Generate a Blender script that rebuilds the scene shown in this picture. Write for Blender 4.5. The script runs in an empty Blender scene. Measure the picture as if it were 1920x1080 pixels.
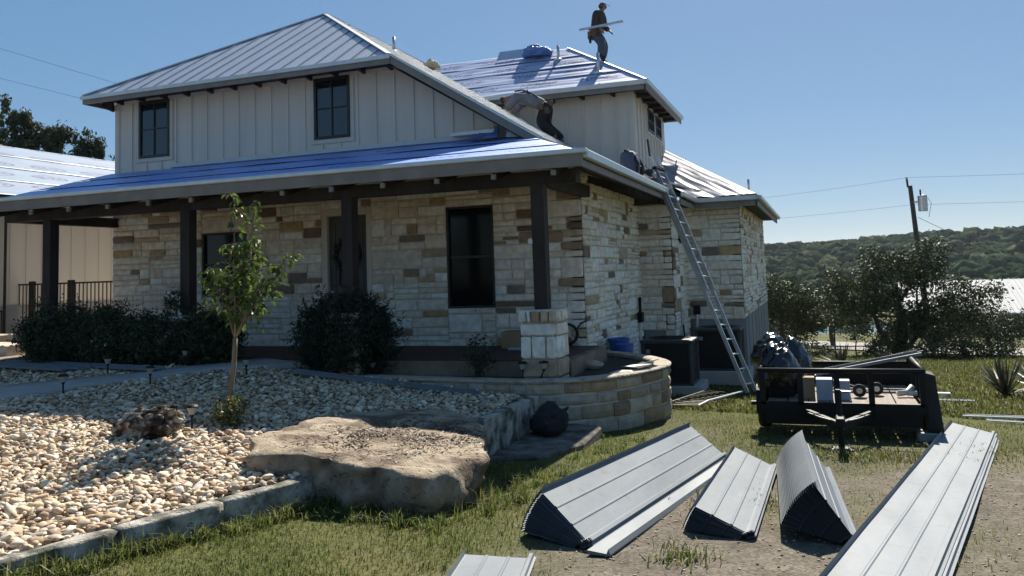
import bpy, bmesh, math, random
import numpy as np
from mathutils import Vector, Matrix, noise as mnoise
random.seed(7); rng = np.random.default_rng(7)
scene = bpy.context.scene
C = scene.collection
rad = math.radians

# ------------------------------------------------------------------ camera
YAW, PITCH, ROLL, FPX = -0.352, 0.082, -0.034, 1550.0
def cam_axes():
    f = Vector((math.sin(YAW)*math.cos(PITCH), math.cos(YAW)*math.cos(PITCH), math.sin(PITCH)))
    r = Vector((math.cos(YAW), -math.sin(YAW), 0)); u = r.cross(f)
    return (r*math.cos(ROLL)+u*math.sin(ROLL), u*math.cos(ROLL)-r*math.sin(ROLL), f)
cr, cu, cf = cam_axes()
cd = bpy.data.cameras.new('camera'); cam = bpy.data.objects.new('camera', cd); C.objects.link(cam)
cd.sensor_fit = 'HORIZONTAL'; cd.sensor_width = 36.0; cd.lens = 36.0*FPX/1920.0
cd.shift_y = -157.4/1920.0; cd.clip_start = 0.05; cd.clip_end = 5000
cam.matrix_world = Matrix(((cr.x, cu.x, -cf.x, 0), (cr.y, cu.y, -cf.y, 0), (cr.z, cu.z, -cf.z, 1.6), (0, 0, 0, 1)))
scene.camera = cam

# ------------------------------------------------------------------ sky, sun, exposure
SUN_EL, SUN_AZ = 43.5, -1.0            # azimuth from +Y towards +X
w = bpy.data.worlds.new('World'); scene.world = w; w.use_nodes = True
nt = w.node_tree; bgn = nt.nodes['Background']
sky = nt.nodes.new('ShaderNodeTexSky'); sky.sky_type = 'NISHITA'; sky.sun_disc = False
sky.sun_elevation = rad(SUN_EL); sky.sun_rotation = rad(SUN_AZ)
sky.air_density = 0.7; sky.dust_density = 0.2; sky.ozone_density = 6.0; sky.altitude = 0
gam = nt.nodes.new('ShaderNodeGamma'); gam.inputs[1].default_value = 0.4
hsv = nt.nodes.new('ShaderNodeHueSaturation'); hsv.inputs['Saturation'].default_value = 1.7
nt.links.new(sky.outputs[0], gam.inputs[0]); nt.links.new(gam.outputs[0], hsv.inputs['Color'])
nt.links.new(hsv.outputs[0], bgn.inputs[0]); bgn.inputs[1].default_value = 0.146
sd = bpy.data.lights.new('sun', 'SUN'); sd.energy = 5.0; sd.angle = rad(0.55); sd.color = (1.0, 0.93, 0.81)
so = bpy.data.objects.new('sun', sd); C.objects.link(so); so.location = (2, 40, 40)
sdir = Vector((math.sin(rad(SUN_AZ))*math.cos(rad(SUN_EL)), math.cos(rad(SUN_AZ))*math.cos(rad(SUN_EL)), math.sin(rad(SUN_EL))))
so.rotation_euler = sdir.to_track_quat('Z', 'Y').to_euler()
scene.view_settings.view_transform = 'Standard'; scene.view_settings.look = 'None'
scene.view_settings.exposure = 1.02; scene.view_settings.gamma = 1.0
scene.view_settings.use_curve_mapping = False

# ------------------------------------------------------------------ helpers
def tag(o, label=None, cat=None, group=None, kind=None):
    if label: o['label'] = label
    if cat: o['category'] = cat
    if group: o['group'] = group
    if kind: o['kind'] = kind
    return o
def thing(name, label, cat, loc=(0, 0, 0), group=None):
    o = bpy.data.objects.new(name, None); C.objects.link(o); o.location = loc
    o.empty_display_size = 0.1
    return tag(o, label, cat, group)
def attach(o, parent):
    if parent is not None:
        o.parent = parent
        base = Vector((0, 0, 0)); p = parent
        inv = Matrix.Identity(4); chain = []
        while p is not None: chain.append(p); p = p.parent
        m = Matrix.Identity(4)
        for q in reversed(chain): m = m @ q.matrix_parent_inverse @ q.matrix_basis
        o.matrix_parent_inverse = m.inverted()
    return o
def link(name, me, mat=None, parent=None, smooth=False):
    if mat is not None and not me.materials: me.materials.append(mat)
    if smooth and len(me.polygons): me.polygons.foreach_set('use_smooth', np.ones(len(me.polygons), dtype=bool))
    o = bpy.data.objects.new(name, me); C.objects.link(o)
    return attach(o, parent)
def np_mesh(name, V, F, col=None):
    me = bpy.data.meshes.new(name); V = np.asarray(V, np.float32); F = np.asarray(F, np.int32)
    me.vertices.add(len(V)); me.vertices.foreach_set('co', V.ravel())
    k = F.shape[1]; me.loops.add(F.size); me.loops.foreach_set('vertex_index', F.ravel())
    me.polygons.add(len(F)); me.polygons.foreach_set('loop_start', np.arange(0, F.size, k, dtype=np.int32))
    me.update(calc_edges=True)
    if col is not None:
        a = me.color_attributes.new('Col', 'FLOAT_COLOR', 'POINT')
        cc = np.ones((len(V), 4), np.float32); cc[:, :3] = col; a.data.foreach_set('color', cc.ravel())
    return me
class MB:
    def __init__(s): s.v = []; s.f = []
    def add(s, V, F):
        o = len(s.v); s.v += [tuple(p) for p in V]; s.f += [tuple(i+o for i in q) for q in F]; return s
    def box(s, x0, x1, y0, y1, z0, z1):
        return s.add([(x0, y0, z0), (x1, y0, z0), (x1, y1, z0), (x0, y1, z0), (x0, y0, z1), (x1, y0, z1), (x1, y1, z1), (x0, y1, z1)],
                     [(0, 3, 2, 1), (4, 5, 6, 7), (0, 1, 5, 4), (1, 2, 6, 5), (2, 3, 7, 6), (3, 0, 4, 7)])
    def bar(s, p, q, w, h, up=(0, 0, 1)):
        p, q = Vector(p), Vector(q); d = (q-p).normalized(); up = Vector(up)
        if abs(d.dot(up)) > 0.98: up = Vector((0, 1, 0))
        a = d.cross(up).normalized()*w/2; b = a.cross(d).normalized()*h/2
        V = [p-a-b, p+a-b, p+a+b, p-a+b, q-a-b, q+a-b, q+a+b, q-a+b]
        return s.add(V, [(0, 3, 2, 1), (4, 5, 6, 7), (0, 1, 5, 4), (1, 2, 6, 5), (2, 3, 7, 6), (3, 0, 4, 7)])
    def prism(s, poly, vec):
        n = len(poly); vec = Vector(vec); P = [Vector(p) for p in poly]
        V = P+[p+vec for p in P]
        F = [tuple(range(n-1, -1, -1)), tuple(range(n, 2*n))]+[(i, (i+1) % n, n+(i+1) % n, n+i) for i in range(n)]
        return s.add(V, F)
    def tube(s, pts, r, n=8, cap=True):
        pts = [Vector(p) for p in pts]; rs = r if isinstance(r, (list, tuple)) else [r]*len(pts)
        V = []; F = []; pa = None
        for i, p in enumerate(pts):
            d = (pts[min(i+1, len(pts)-1)]-pts[max(i-1, 0)]).normalized()
            if pa is None:
                pa = d.cross(Vector((0, 0, 1)) if abs(d.z) < .9 else Vector((0, 1, 0))).normalized()
            a = (pa-d*pa.dot(d)).normalized(); pa = a; b = d.cross(a)
            for k in range(n):
                t = 2*math.pi*k/n; V.append(p+(a*math.cos(t)+b*math.sin(t))*rs[i])
        for i in range(len(pts)-1):
            for k in range(n):
                F.append((i*n+k, i*n+(k+1) % n, (i+1)*n+(k+1) % n, (i+1)*n+k))
        if cap: F += [tuple(range(n-1, -1, -1)), tuple((len(pts)-1)*n+k for k in range(n))]
        return s.add(V, F)
    def lathe(s, prof, c=(0, 0, 0), n=16):
        V = []; F = []
        for r, z in prof:
            for k in range(n):
                t = 2*math.pi*k/n; V.append((c[0]+r*math.cos(t), c[1]+r*math.sin(t), c[2]+z))
        for i in range(len(prof)-1):
            for k in range(n): F.append((i*n+k, i*n+(k+1) % n, (i+1)*n+(k+1) % n, (i+1)*n+k))
        F += [tuple(range(n-1, -1, -1)), tuple((len(prof)-1)*n+k for k in range(n))]
        return s.add(V, F)
    def mesh(s, name='m'):
        me = bpy.data.meshes.new(name); me.from_pydata([tuple(p) for p in s.v], [], s.f); me.update(); return me
    def build(s, name, mat, parent=None, smooth=False): return link(name, s.mesh(name), mat, parent, smooth)
    def bev(s, name, mat, parent=None, width=.006, seg=1):
        o = link(name, s.mesh(name), mat, parent); m = o.modifiers.new('bevel', 'BEVEL'); m.width = width; m.segments = seg; m.limit_method = 'ANGLE'
        return o

# ------------------------------------------------------------------ materials
def new_mat(name):
    m = bpy.data.materials.new(name); m.use_nodes = True
    return m, m.node_tree, m.node_tree.nodes['Principled BSDF']
def mat(name, c1, c2=None, rough=.7, scale=6.0, detail=5, bump=0.0, bscale=40.0, metal=0.0, stretch=(1, 1, 1), spec=.5, lo=.35, hi=.65, coord='Object'):
    m, t, b = new_mat(name); N = t.nodes; Lk = t.links
    b.inputs['Roughness'].default_value = rough; b.inputs['Metallic'].default_value = metal
    b.inputs['Specular IOR Level'].default_value = spec
    c2 = c2 or tuple(min(1, x*1.12) for x in c1)
    tc = N.new('ShaderNodeTexCoord'); mp = N.new('ShaderNodeMapping'); mp.inputs['Scale'].default_value = stretch
    Lk.new(tc.outputs[coord], mp.inputs[0])
    n1 = N.new('ShaderNodeTexNoise'); n1.inputs['Scale'].default_value = scale; n1.inputs['Detail'].default_value = detail
    Lk.new(mp.outputs[0], n1.inputs['Vector'])
    r = N.new('ShaderNodeValToRGB'); r.color_ramp.elements[0].position = lo; r.color_ramp.elements[1].position = hi
    r.color_ramp.elements[0].color = (*c1, 1); r.color_ramp.elements[1].color = (*c2, 1)
    Lk.new(n1.outputs['Fac'], r.inputs[0]); Lk.new(r.outputs[0], b.inputs['Base Color'])
    if bump > 0:
        n2 = N.new('ShaderNodeTexNoise'); n2.inputs['Scale'].default_value = bscale; n2.inputs['Detail'].default_value = 6
        Lk.new(mp.outputs[0], n2.inputs['Vector'])
        bp = N.new('ShaderNodeBump'); bp.inputs['Strength'].default_value = bump; bp.inputs['Distance'].default_value = .02
        Lk.new(n2.outputs['Fac'], bp.inputs['Height']); Lk.new(bp.outputs[0], b.inputs['Normal'])
    return m
def col_mat(name, src, rough=.85, bump=.5, bscale=30., var=.35, vscale=9., translucent=0., spec=.3, rim=None):
    """base colour from the object colour ('object') or the Col attribute ('attr'), with grain on top"""
    m, t, b = new_mat(name); N = t.nodes; Lk = t.links
    b.inputs['Roughness'].default_value = rough; b.inputs['Specular IOR Level'].default_value = spec
    if src == 'object': s = N.new('ShaderNodeObjectInfo').outputs['Color']
    else:
        a = N.new('ShaderNodeAttribute'); a.attribute_name = 'Col'; s = a.outputs['Color']
    geo = N.new('ShaderNodeNewGeometry')
    n1 = N.new('ShaderNodeTexNoise'); n1.inputs['Scale'].default_value = vscale; n1.inputs['Detail'].default_value = 6
    Lk.new(geo.outputs['Position'], n1.inputs['Vector'])
    mr = N.new('ShaderNodeMapRange'); mr.inputs[1].default_value = .3; mr.inputs[2].default_value = .7
    mr.inputs[3].default_value = 1-var; mr.inputs[4].default_value = 1+var*.9; Lk.new(n1.outputs['Fac'], mr.inputs[0])
    mx = N.new('ShaderNodeMix'); mx.data_type = 'RGBA'; mx.blend_type = 'MULTIPLY'; mx.inputs['Factor'].default_value = 1
    Lk.new(s, mx.inputs['A']); Lk.new(mr.outputs[0], mx.inputs['B']); out = mx.outputs['Result']
    Lk.new(out, b.inputs['Base Color'])
    if bump > 0:
        n2 = N.new('ShaderNodeTexNoise'); n2.inputs['Scale'].default_value = bscale; n2.inputs['Detail'].default_value = 6
        Lk.new(geo.outputs['Position'], n2.inputs['Vector'])
        bp = N.new('ShaderNodeBump'); bp.inputs['Strength'].default_value = bump; bp.inputs['Distance'].default_value = .015
        Lk.new(n2.outputs['Fac'], bp.inputs['Height']); Lk.new(bp.outputs[0], b.inputs['Normal'])
    if translucent > 0:
        tr = N.new('ShaderNodeBsdfTranslucent'); Lk.new(out, tr.inputs['Color'])
        ms = N.new('ShaderNodeMixShader'); ms.inputs[0].default_value = translucent
        Lk.new(b.outputs[0], ms.inputs[1]); Lk.new(tr.outputs[0], ms.inputs[2])
        Lk.new(ms.outputs[0], N['Material Output'].inputs[0])
    return m
def glass_mat(name, tint=(.010, .013, .017), rough=.03, spec=.65):
    m, t, b = new_mat(name); b.inputs['Base Color'].default_value = (*tint, 1); b.inputs['Roughness'].default_value = rough
    b.inputs['Specular IOR Level'].default_value = spec
    n2 = t.nodes.new('ShaderNodeTexNoise'); n2.inputs['Scale'].default_value = 1.6
    bp = t.nodes.new('ShaderNodeBump'); bp.inputs['Strength'].default_value = .05; bp.inputs['Distance'].default_value = .05
    t.links.new(n2.outputs['Fac'], bp.inputs['Height']); t.links.new(bp.outputs[0], b.inputs['Normal'])
    return m
def underlay_mat(name, base, ink, cell=(.95, .42), axes=('X', 'Y'), ink_amt=.7, wr=(1.2, 9, 1), bump=.5, spec=.4, ring_on=1.):
    """synthetic roof underlayment with rows of printed marks"""
    m, t, b = new_mat(name); N = t.nodes; Lk = t.links
    b.inputs['Roughness'].default_value = .42; b.inputs['Specular IOR Level'].default_value = spec
    geo = N.new('ShaderNodeNewGeometry'); sp = N.new('ShaderNodeSeparateXYZ'); Lk.new(geo.outputs['Position'], sp.inputs[0])
    def M(op, a, c=None):
        n = N.new('ShaderNodeMath'); n.operation = op
        for i, v in ((0, a), (1, c)):
            if v is None: continue
            if isinstance(v, (int, float)): n.inputs[i].default_value = v
            else: Lk.new(v, n.inputs[i])
        return n.outputs[0]
    u = M('DIVIDE', sp.outputs[axes[0]], cell[0]); v = M('DIVIDE', sp.outputs[axes[1]], cell[1])
    row = M('FLOOR', v); u2 = M('ADD', u, M('MULTIPLY', row, .37))
    fu = M('SUBTRACT', M('FRACT', u2), .5); fv = M('SUBTRACT', M('FRACT', v), .5)
    # lens-shaped outline round a scribbled word
    q = M('ADD', M('ABSOLUTE', M('DIVIDE', fu, .36)), M('POWER', M('DIVIDE', fv, .24), 2.0))
    ring = M('MULTIPLY', M('LESS_THAN', q, 1.0), M('GREATER_THAN', q, .80))
    ring = M('MULTIPLY', ring, ring_on); word = M('MULTIPLY', M('LESS_THAN', M('ABSOLUTE', fu), .30 if not ring_on else .25), M('LESS_THAN', M('ABSOLUTE', fv), .19 if not ring_on else .12))
    n1 = N.new('ShaderNodeTexNoise'); n1.inputs['Scale'].default_value = 1.0; n1.inputs['Detail'].default_value = 2
    mp = N.new('ShaderNodeMapping'); mp.inputs['Scale'].default_value = (17, 17, 17); Lk.new(geo.outputs['Position'], mp.inputs[0]); Lk.new(mp.outputs[0], n1.inputs['Vector'])
    ink1 = M('MULTIPLY', word, M('GREATER_THAN', n1.outputs['Fac'], .5))
    inkf = M('MULTIPLY', M('MAXIMUM', ring, ink1), ink_amt)
    n0 = N.new('ShaderNodeTexNoise'); n0.inputs['Scale'].default_value = 1.5; n0.inputs['Detail'].default_value = 4
    Lk.new(geo.outputs['Position'], n0.inputs['Vector'])
    r = N.new('ShaderNodeValToRGB'); r.color_ramp.elements[0].position = .3; r.color_ramp.elements[1].position = .7
    r.color_ramp.elements[0].color = (*[x*.88 for x in base], 1); r.color_ramp.elements[1].color = (*base, 1); Lk.new(n0.outputs['Fac'], r.inputs[0])
    mx = N.new('ShaderNodeMix'); mx.data_type = 'RGBA'; Lk.new(inkf, mx.inputs['Factor']); Lk.new(r.outputs[0], mx.inputs['A']); mx.inputs['B'].default_value = (*ink, 1)
    Lk.new(mx.outputs['Result'], b.inputs['Base Color'])
    mw = N.new('ShaderNodeMapping'); mw.inputs['Scale'].default_value = wr; Lk.new(geo.outputs['Position'], mw.inputs[0])
    n3 = N.new('ShaderNodeTexNoise'); n3.inputs['Scale'].default_value = 1.0; n3.inputs['Detail'].default_value = 4; Lk.new(mw.outputs[0], n3.inputs['Vector'])
    bp = N.new('ShaderNodeBump'); bp.inputs['Strength'].default_value = bump; bp.inputs['Distance'].default_value = .03
    Lk.new(n3.outputs['Fac'], bp.inputs['Height']); Lk.new(bp.outputs[0], b.inputs['Normal'])
    return m

def panel_mat():
    m, t, b = new_mat('galvalume_sheet'); N = t.nodes; Lk = t.links; b.inputs['Metallic'].default_value = 0; b.inputs['Specular IOR Level'].default_value = .22
    geo = N.new('ShaderNodeNewGeometry')
    def nz(sc, st, det=5):
        mp = N.new('ShaderNodeMapping'); mp.inputs['Scale'].default_value = st; Lk.new(geo.outputs['Position'], mp.inputs[0])
        q = N.new('ShaderNodeTexNoise'); q.inputs['Scale'].default_value = sc; q.inputs['Detail'].default_value = det; Lk.new(mp.outputs[0], q.inputs['Vector']); return q.outputs['Fac']
    def ramp(f, a, c, lo, hi):
        r = N.new('ShaderNodeValToRGB'); r.color_ramp.elements[0].position = lo; r.color_ramp.elements[1].position = hi; r.color_ramp.elements[0].color = (*a, 1); r.color_ramp.elements[1].color = (*c, 1); Lk.new(f, r.inputs[0]); return r.outputs[0]
    def mul(a, c):
        x = N.new('ShaderNodeMix'); x.data_type = 'RGBA'; x.blend_type = 'MULTIPLY'; x.inputs['Factor'].default_value = 1; Lk.new(a, x.inputs['A']); Lk.new(c, x.inputs['B']); return x.outputs['Result']
    base = ramp(nz(90, (1, 1, 1), 3), (.150, .172, .196), (.180, .202, .226), .35, .65)          # spangle
    cloud = ramp(nz(1.6, (1.6, .35, 1)), (.86, .87, .88), (1.06, 1.06, 1.05), .3, .7)             # handling marks along the run
    dust = ramp(nz(7, (1, 1, 1), 8), (1, 1, 1), (.86, .80, .72), .58, .78)
    Lk.new(mul(mul(base, cloud), dust), b.inputs['Base Color'])
    rr = N.new('ShaderNodeMapRange'); rr.inputs[1].default_value = .3; rr.inputs[2].default_value = .7; rr.inputs[3].default_value = .50; rr.inputs[4].default_value = .68; Lk.new(nz(2.5, (1, .3, 1)), rr.inputs[0]); Lk.new(rr.outputs[0], b.inputs['Roughness'])
    bp = N.new('ShaderNodeBump'); bp.inputs['Strength'].default_value = .25; bp.inputs['Distance'].default_value = .03; Lk.new(nz(3.5, (1, .5, 1), 2), bp.inputs['Height']); Lk.new(bp.outputs[0], b.inputs['Normal'])
    return m

M = {}
M['siding'] = mat('painted_siding', (.63, .57, .495), (.69, .625, .545), rough=.75, scale=1.2, bump=.25, bscale=55, stretch=(3, 3, .35))
M['siding_bounce'] = mat('siding_bounce_lit', (.78, .69, .57), (.82, .73, .61), rough=.75, scale=1.2, bump=.25, bscale=55, stretch=(3, 3, .35))  # same paint as the house, lightened and warmed for light bounced off the yard
M['trim'] = mat('painted_trim', (.56, .51, .44), (.61, .56, .49), rough=.6, scale=3)
M['fascia'] = mat('grey_brown_fascia', (.17, .155, .14), (.22, .20, .18), rough=.6, scale=3, bump=.2)
M['wood_dark'] = mat('dark_stained_wood', (.022, .018, .016), (.040, .033, .029), rough=.65, spec=.25, scale=4, bump=.4, bscale=30, stretch=(1, 1, .3))
M['soffit'] = mat('dark_soffit_boards', (.030, .026, .023), (.052, .045, .039), rough=.75, spec=.25, scale=5, bump=.3, stretch=(6, .6, 1))
M['metal'] = mat('galvalume', (.36, .38, .40), (.44, .46, .48), rough=.45, scale=60, detail=3, metal=.6)
M['panel'] = panel_mat()
M['metal_dark_shaded'] = mat('dark_metal_and_sheet_shade', (.030, .032, .034), (.045, .047, .05), rough=.6, metal=.1)  # near-black: shade of the gaps between sheets painted in; also a dark trim
M['roofmetal'] = mat('standing_seam_metal', (.44, .48, .56), (.50, .545, .63), rough=.42, scale=2.0, metal=.5, stretch=(5, .4, 1))
M['seam'] = mat('seam_metal', (.36, .38, .41), (.42, .44, .47), rough=.45, metal=.5)
M['gutter'] = mat('gutter_metal', (.56, .58, .58), (.64, .66, .65), rough=.4, scale=5, metal=.35)
M['drip'] = mat('white_drip_edge', (.56, .57, .57), (.62, .63, .63), rough=.45, scale=5)
M['ul_house'] = underlay_mat('underlayment_lilac', (.32, .385, .58), (.045, .045, .11), cell=(1.55, .60), ink_amt=.8, spec=.7, ring_on=0.)
M['ul_porch'] = underlay_mat('underlayment_shade_blue', (.23, .37, .78), (.045, .06, .18), cell=(1.55, .60), ink_amt=.7, spec=.6, ring_on=0.)  # bluer copy of the same underlayment, porch shade put into the colour
M['ul_garage'] = underlay_mat('underlayment_pale', (.29, .35, .44), (.12, .09, .15), cell=(1.55, .72), axes=('Y', 'X'), ink_amt=.75, wr=(6, 1.0, 1))
M['ul_wing'] = underlay_mat('underlayment_wrinkled', (.30, .31, .37), (.13, .10, .14), cell=(.55, .30), ink_amt=.5, wr=(4, 3, 3), bump=.35, spec=.08, ring_on=0.)
M['tarp'] = mat('blue_tarp', (.035, .11, .38), (.06, .17, .50), rough=.4, scale=3, bump=.9, bscale=9)
M['mortar'] = mat('mortar', (.56, .50, .42), (.64, .58, .49), rough=.95, scale=8, bump=.5)
M['concrete'] = mat('concrete', (.30, .29, .275), (.38, .37, .35), rough=.9, scale=2.5, bump=.35, bscale=25)
M['foundation'] = mat('grey_foundation', (.19, .195, .205), (.25, .255, .265), rough=.9, scale=1.2, bump=.3, stretch=(1.5, 1.5, .3))
M['stone_o'] = col_mat('stone_one', 'object', var=.22, bump=.6); M['stone_a'] = col_mat('stone_many', 'attr', var=.22, bump=.6)
M['rock_o'] = col_mat('pebble_one', 'object', bump=.2, var=.2, vscale=25, rough=.75); M['rock_a'] = col_mat('pebble_many', 'attr', bump=.2, var=.2, vscale=25, rough=.75)
M['deck'] = mat('red_brown_deck', (.05, .022, .017), (.075, .034, .025), rough=.7, scale=3, bump=.3, stretch=(1, 9, 1))
M['black'] = mat('black_frame', (.010, .010, .011), (.016, .016, .017), rough=.45)
M['iron'] = mat('black_iron', (.012, .010, .010), (.025, .018, .016), rough=.5)
M['glass'] = glass_mat('window_glass', spec=.9); M['screen'] = glass_mat('solar_screen', (.005, .006, .007), .10, .28)
M['door'] = mat('slate_grey_door', (.050, .052, .052), (.062, .064, .064), rough=.5)
M['steel'] = mat('steel', (.45, .46, .47), (.55, .56, .57), rough=.35, metal=.9)
M['alu'] = mat('aluminium', (.42, .43, .44), (.52, .53, .54), rough=.38, metal=.8)
M['leaf'] = col_mat('leaves', 'attr', rough=.5, bump=0, var=.2, vscale=4, translucent=.35, spec=.4)
M['leafo'] = col_mat('leaf_glossy', 'object', rough=.32, bump=0, var=.2, vscale=4, translucent=.38, spec=.6)
M['leafd'] = col_mat('dark_leaves', 'attr', rough=.6, bump=0, var=.2, vscale=4, translucent=.15, spec=.3)
M['grass'] = col_mat('grass_blades', 'attr', rough=.55, bump=0, var=.15, vscale=2, translucent=.45, spec=.3)
M['bark'] = mat('bark', (.12, .095, .07), (.20, .165, .125), rough=.9, scale=14, bump=.7, bscale=50, stretch=(1, 1, .3))
M['bark_dark'] = mat('dark_bark', (.045, .036, .028), (.08, .065, .05), rough=.9, scale=8, bump=.6)
M['soil'] = mat('dark_mulch', (.020, .015, .012), (.045, .034, .025), rough=.95, scale=12, bump=1, bscale=40)
M['plastic_bag'] = mat('black_plastic', (.006, .006, .007), (.010, .010, .011), rough=.22, bump=.6, bscale=7, spec=.6)
M['rubber'] = mat('rubber', (.012, .012, .012), (.02, .02, .02), rough=.8)
M['blackpaint'] = mat('black_paint', (.005, .005, .006), (.010, .009, .009), rough=.55, spec=.25)
M['plank'] = mat('weathered_plank', (.20, .16, .135), (.28, .23, .195), rough=.85, scale=3, bump=.4, stretch=(8, .6, 1))
M['ac'] = mat('dark_teal_cabinet', (.018, .030, .036), (.026, .040, .047), rough=.5, scale=4)
M['acdark'] = mat('black_grille', (.006, .007, .008), (.011, .012, .013), rough=.7)
M['white'] = mat('white_card', (.55, .57, .59), (.62, .64, .66), rough=.7, scale=4)
M['pvc'] = mat('white_pvc', (.62, .60, .55), (.70, .68, .63), rough=.4)
M['cardboard'] = mat('cardboard', (.30, .20, .11), (.36, .25, .15), rough=.9)
M['boxblue'] = mat('blue_grey_box', (.30, .36, .46), (.38, .44, .54), rough=.7, scale=5)
M['cloth_jacket'] = mat('brown_jacket', (.030, .024, .020), (.055, .045, .038), rough=.9, scale=14, bump=.5, bscale=20)
M['jeans'] = mat('blue_jeans', (.045, .065, .085), (.075, .10, .125), rough=.9, scale=20, bump=.4)
M['shirt'] = mat('pale_grey_shirt', (.13, .135, .16), (.20, .205, .24), rough=.9, scale=6, bump=.6, bscale=12)
M['black_cloth'] = mat('black_cloth', (.010, .010, .012), (.022, .021, .022), rough=.9, scale=10, bump=.5, bscale=16)
M['skin'] = mat('skin', (.20, .11, .075), (.25, .14, .10), rough=.6)
M['leather'] = mat('tool_leather', (.10, .055, .03), (.16, .09, .05), rough=.8)
M['blue_plastic'] = mat('blue_plastic', (.02, .08, .34), (.03, .11, .42), rough=.4)
M['navy'] = mat('navy_fabric', (.045, .055, .10), (.07, .085, .14), rough=.7, scale=8, bump=.4)
M['slab'] = mat('walkway_concrete', (.30, .285, .265), (.38, .36, .335), rough=.9, scale=3, bump=.25, bscale=60)
M['glow'] = mat('frosted_lamp_glass', (.30, .29, .27), (.38, .37, .34), rough=.3)
M['barnwall'] = mat('barn_siding', (.055, .05, .045), (.085, .078, .07), rough=.8, stretch=(6, 1, .3))
M['barnroof'] = mat('barn_roof', (.40, .41, .42), (.46, .47, .48), rough=.75, metal=0, spec=.25)
M['paper'] = mat('crumpled_paper', (.50, .40, .27), (.60, .50, .36), rough=.9, bump=.8, bscale=20)
# ------------------------------------------------------------------ terrain heights
def lerp_tab(v, tab):
    xs, ys = zip(*tab); return np.interp(v, xs, ys)
def gz(x, y):                       # raised gravel bed
    return -.12+.075*np.clip(-np.asarray(x, float)-4, 0, 5)*np.clip((np.asarray(y, float)-5)/6, 0, 1.1)
def lawn_z(x, y):
    y = np.asarray(y, float); x = np.asarray(x, float)
    z = lerp_tab(y, [(-60, 0), (0, 0), (30, -1.68), (46, -2.58), (96, -6.15), (100, -6.6), (112, -6.6), (118, -6.3), (260, -6.5), (420, -6), (2500, -6)])
    return z+.02*np.sin(x*1.7+y*.9)*np.sin(y*.6)*(y > 5)
def dirt_amount(x, y):              # bare gravelly drive where the sheets lie
    x = np.asarray(x, float); y = np.asarray(y, float)
    n = .55*np.sin(x*2.1+1.3*np.sin(y*1.1))+.45*np.sin(y*1.7+x*.8+2.0)+.35*np.sin(x*4.3-y*3.1)
    edge = np.clip((x+2.25-.10*(y-5.5)+n*.22)/.5, 0, 1)*np.clip((10.6+.22*x-y+n*1.0)/1.6, 0, 1)
    worn = .5*np.clip((x+2.6)/.6, 0, 1)*np.clip((15-y)/4, 0, 1)*np.clip(.35+n*.7, 0, 1)
    return np.clip(np.maximum(edge*(1-.45*np.clip(n*.8+.05, 0, 1)), worn), 0, 1)
xs = np.unique(np.concatenate([np.linspace(-900, -40, 14), np.linspace(-40, -8, 17), np.arange(-8, 8.01, .16), np.linspace(8, 40, 17), np.linspace(40, 900, 14)]))
ys = np.unique(np.concatenate([np.linspace(-60, 1, 12), np.arange(1, 20, .16), np.linspace(20, 60, 30), np.linspace(60, 130, 30), np.linspace(130, 2500, 24)]))
XX, YY = np.meshgrid(xs, ys); ZZ = lawn_z(XX, YY)
V = np.stack([XX, YY, ZZ], -1).reshape(-1, 3); nx = len(xs); ny = len(ys)
ii = (np.arange(ny-1)[:, None]*nx+np.arange(nx-1)[None]).ravel(); F = np.stack([ii, ii+1, ii+nx+1, ii+nx], 1)
dm = dirt_amount(V[:, 0], V[:, 1])
gme = np_mesh('ground', V, F, np.stack([dm, dm, dm], 1))
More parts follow.
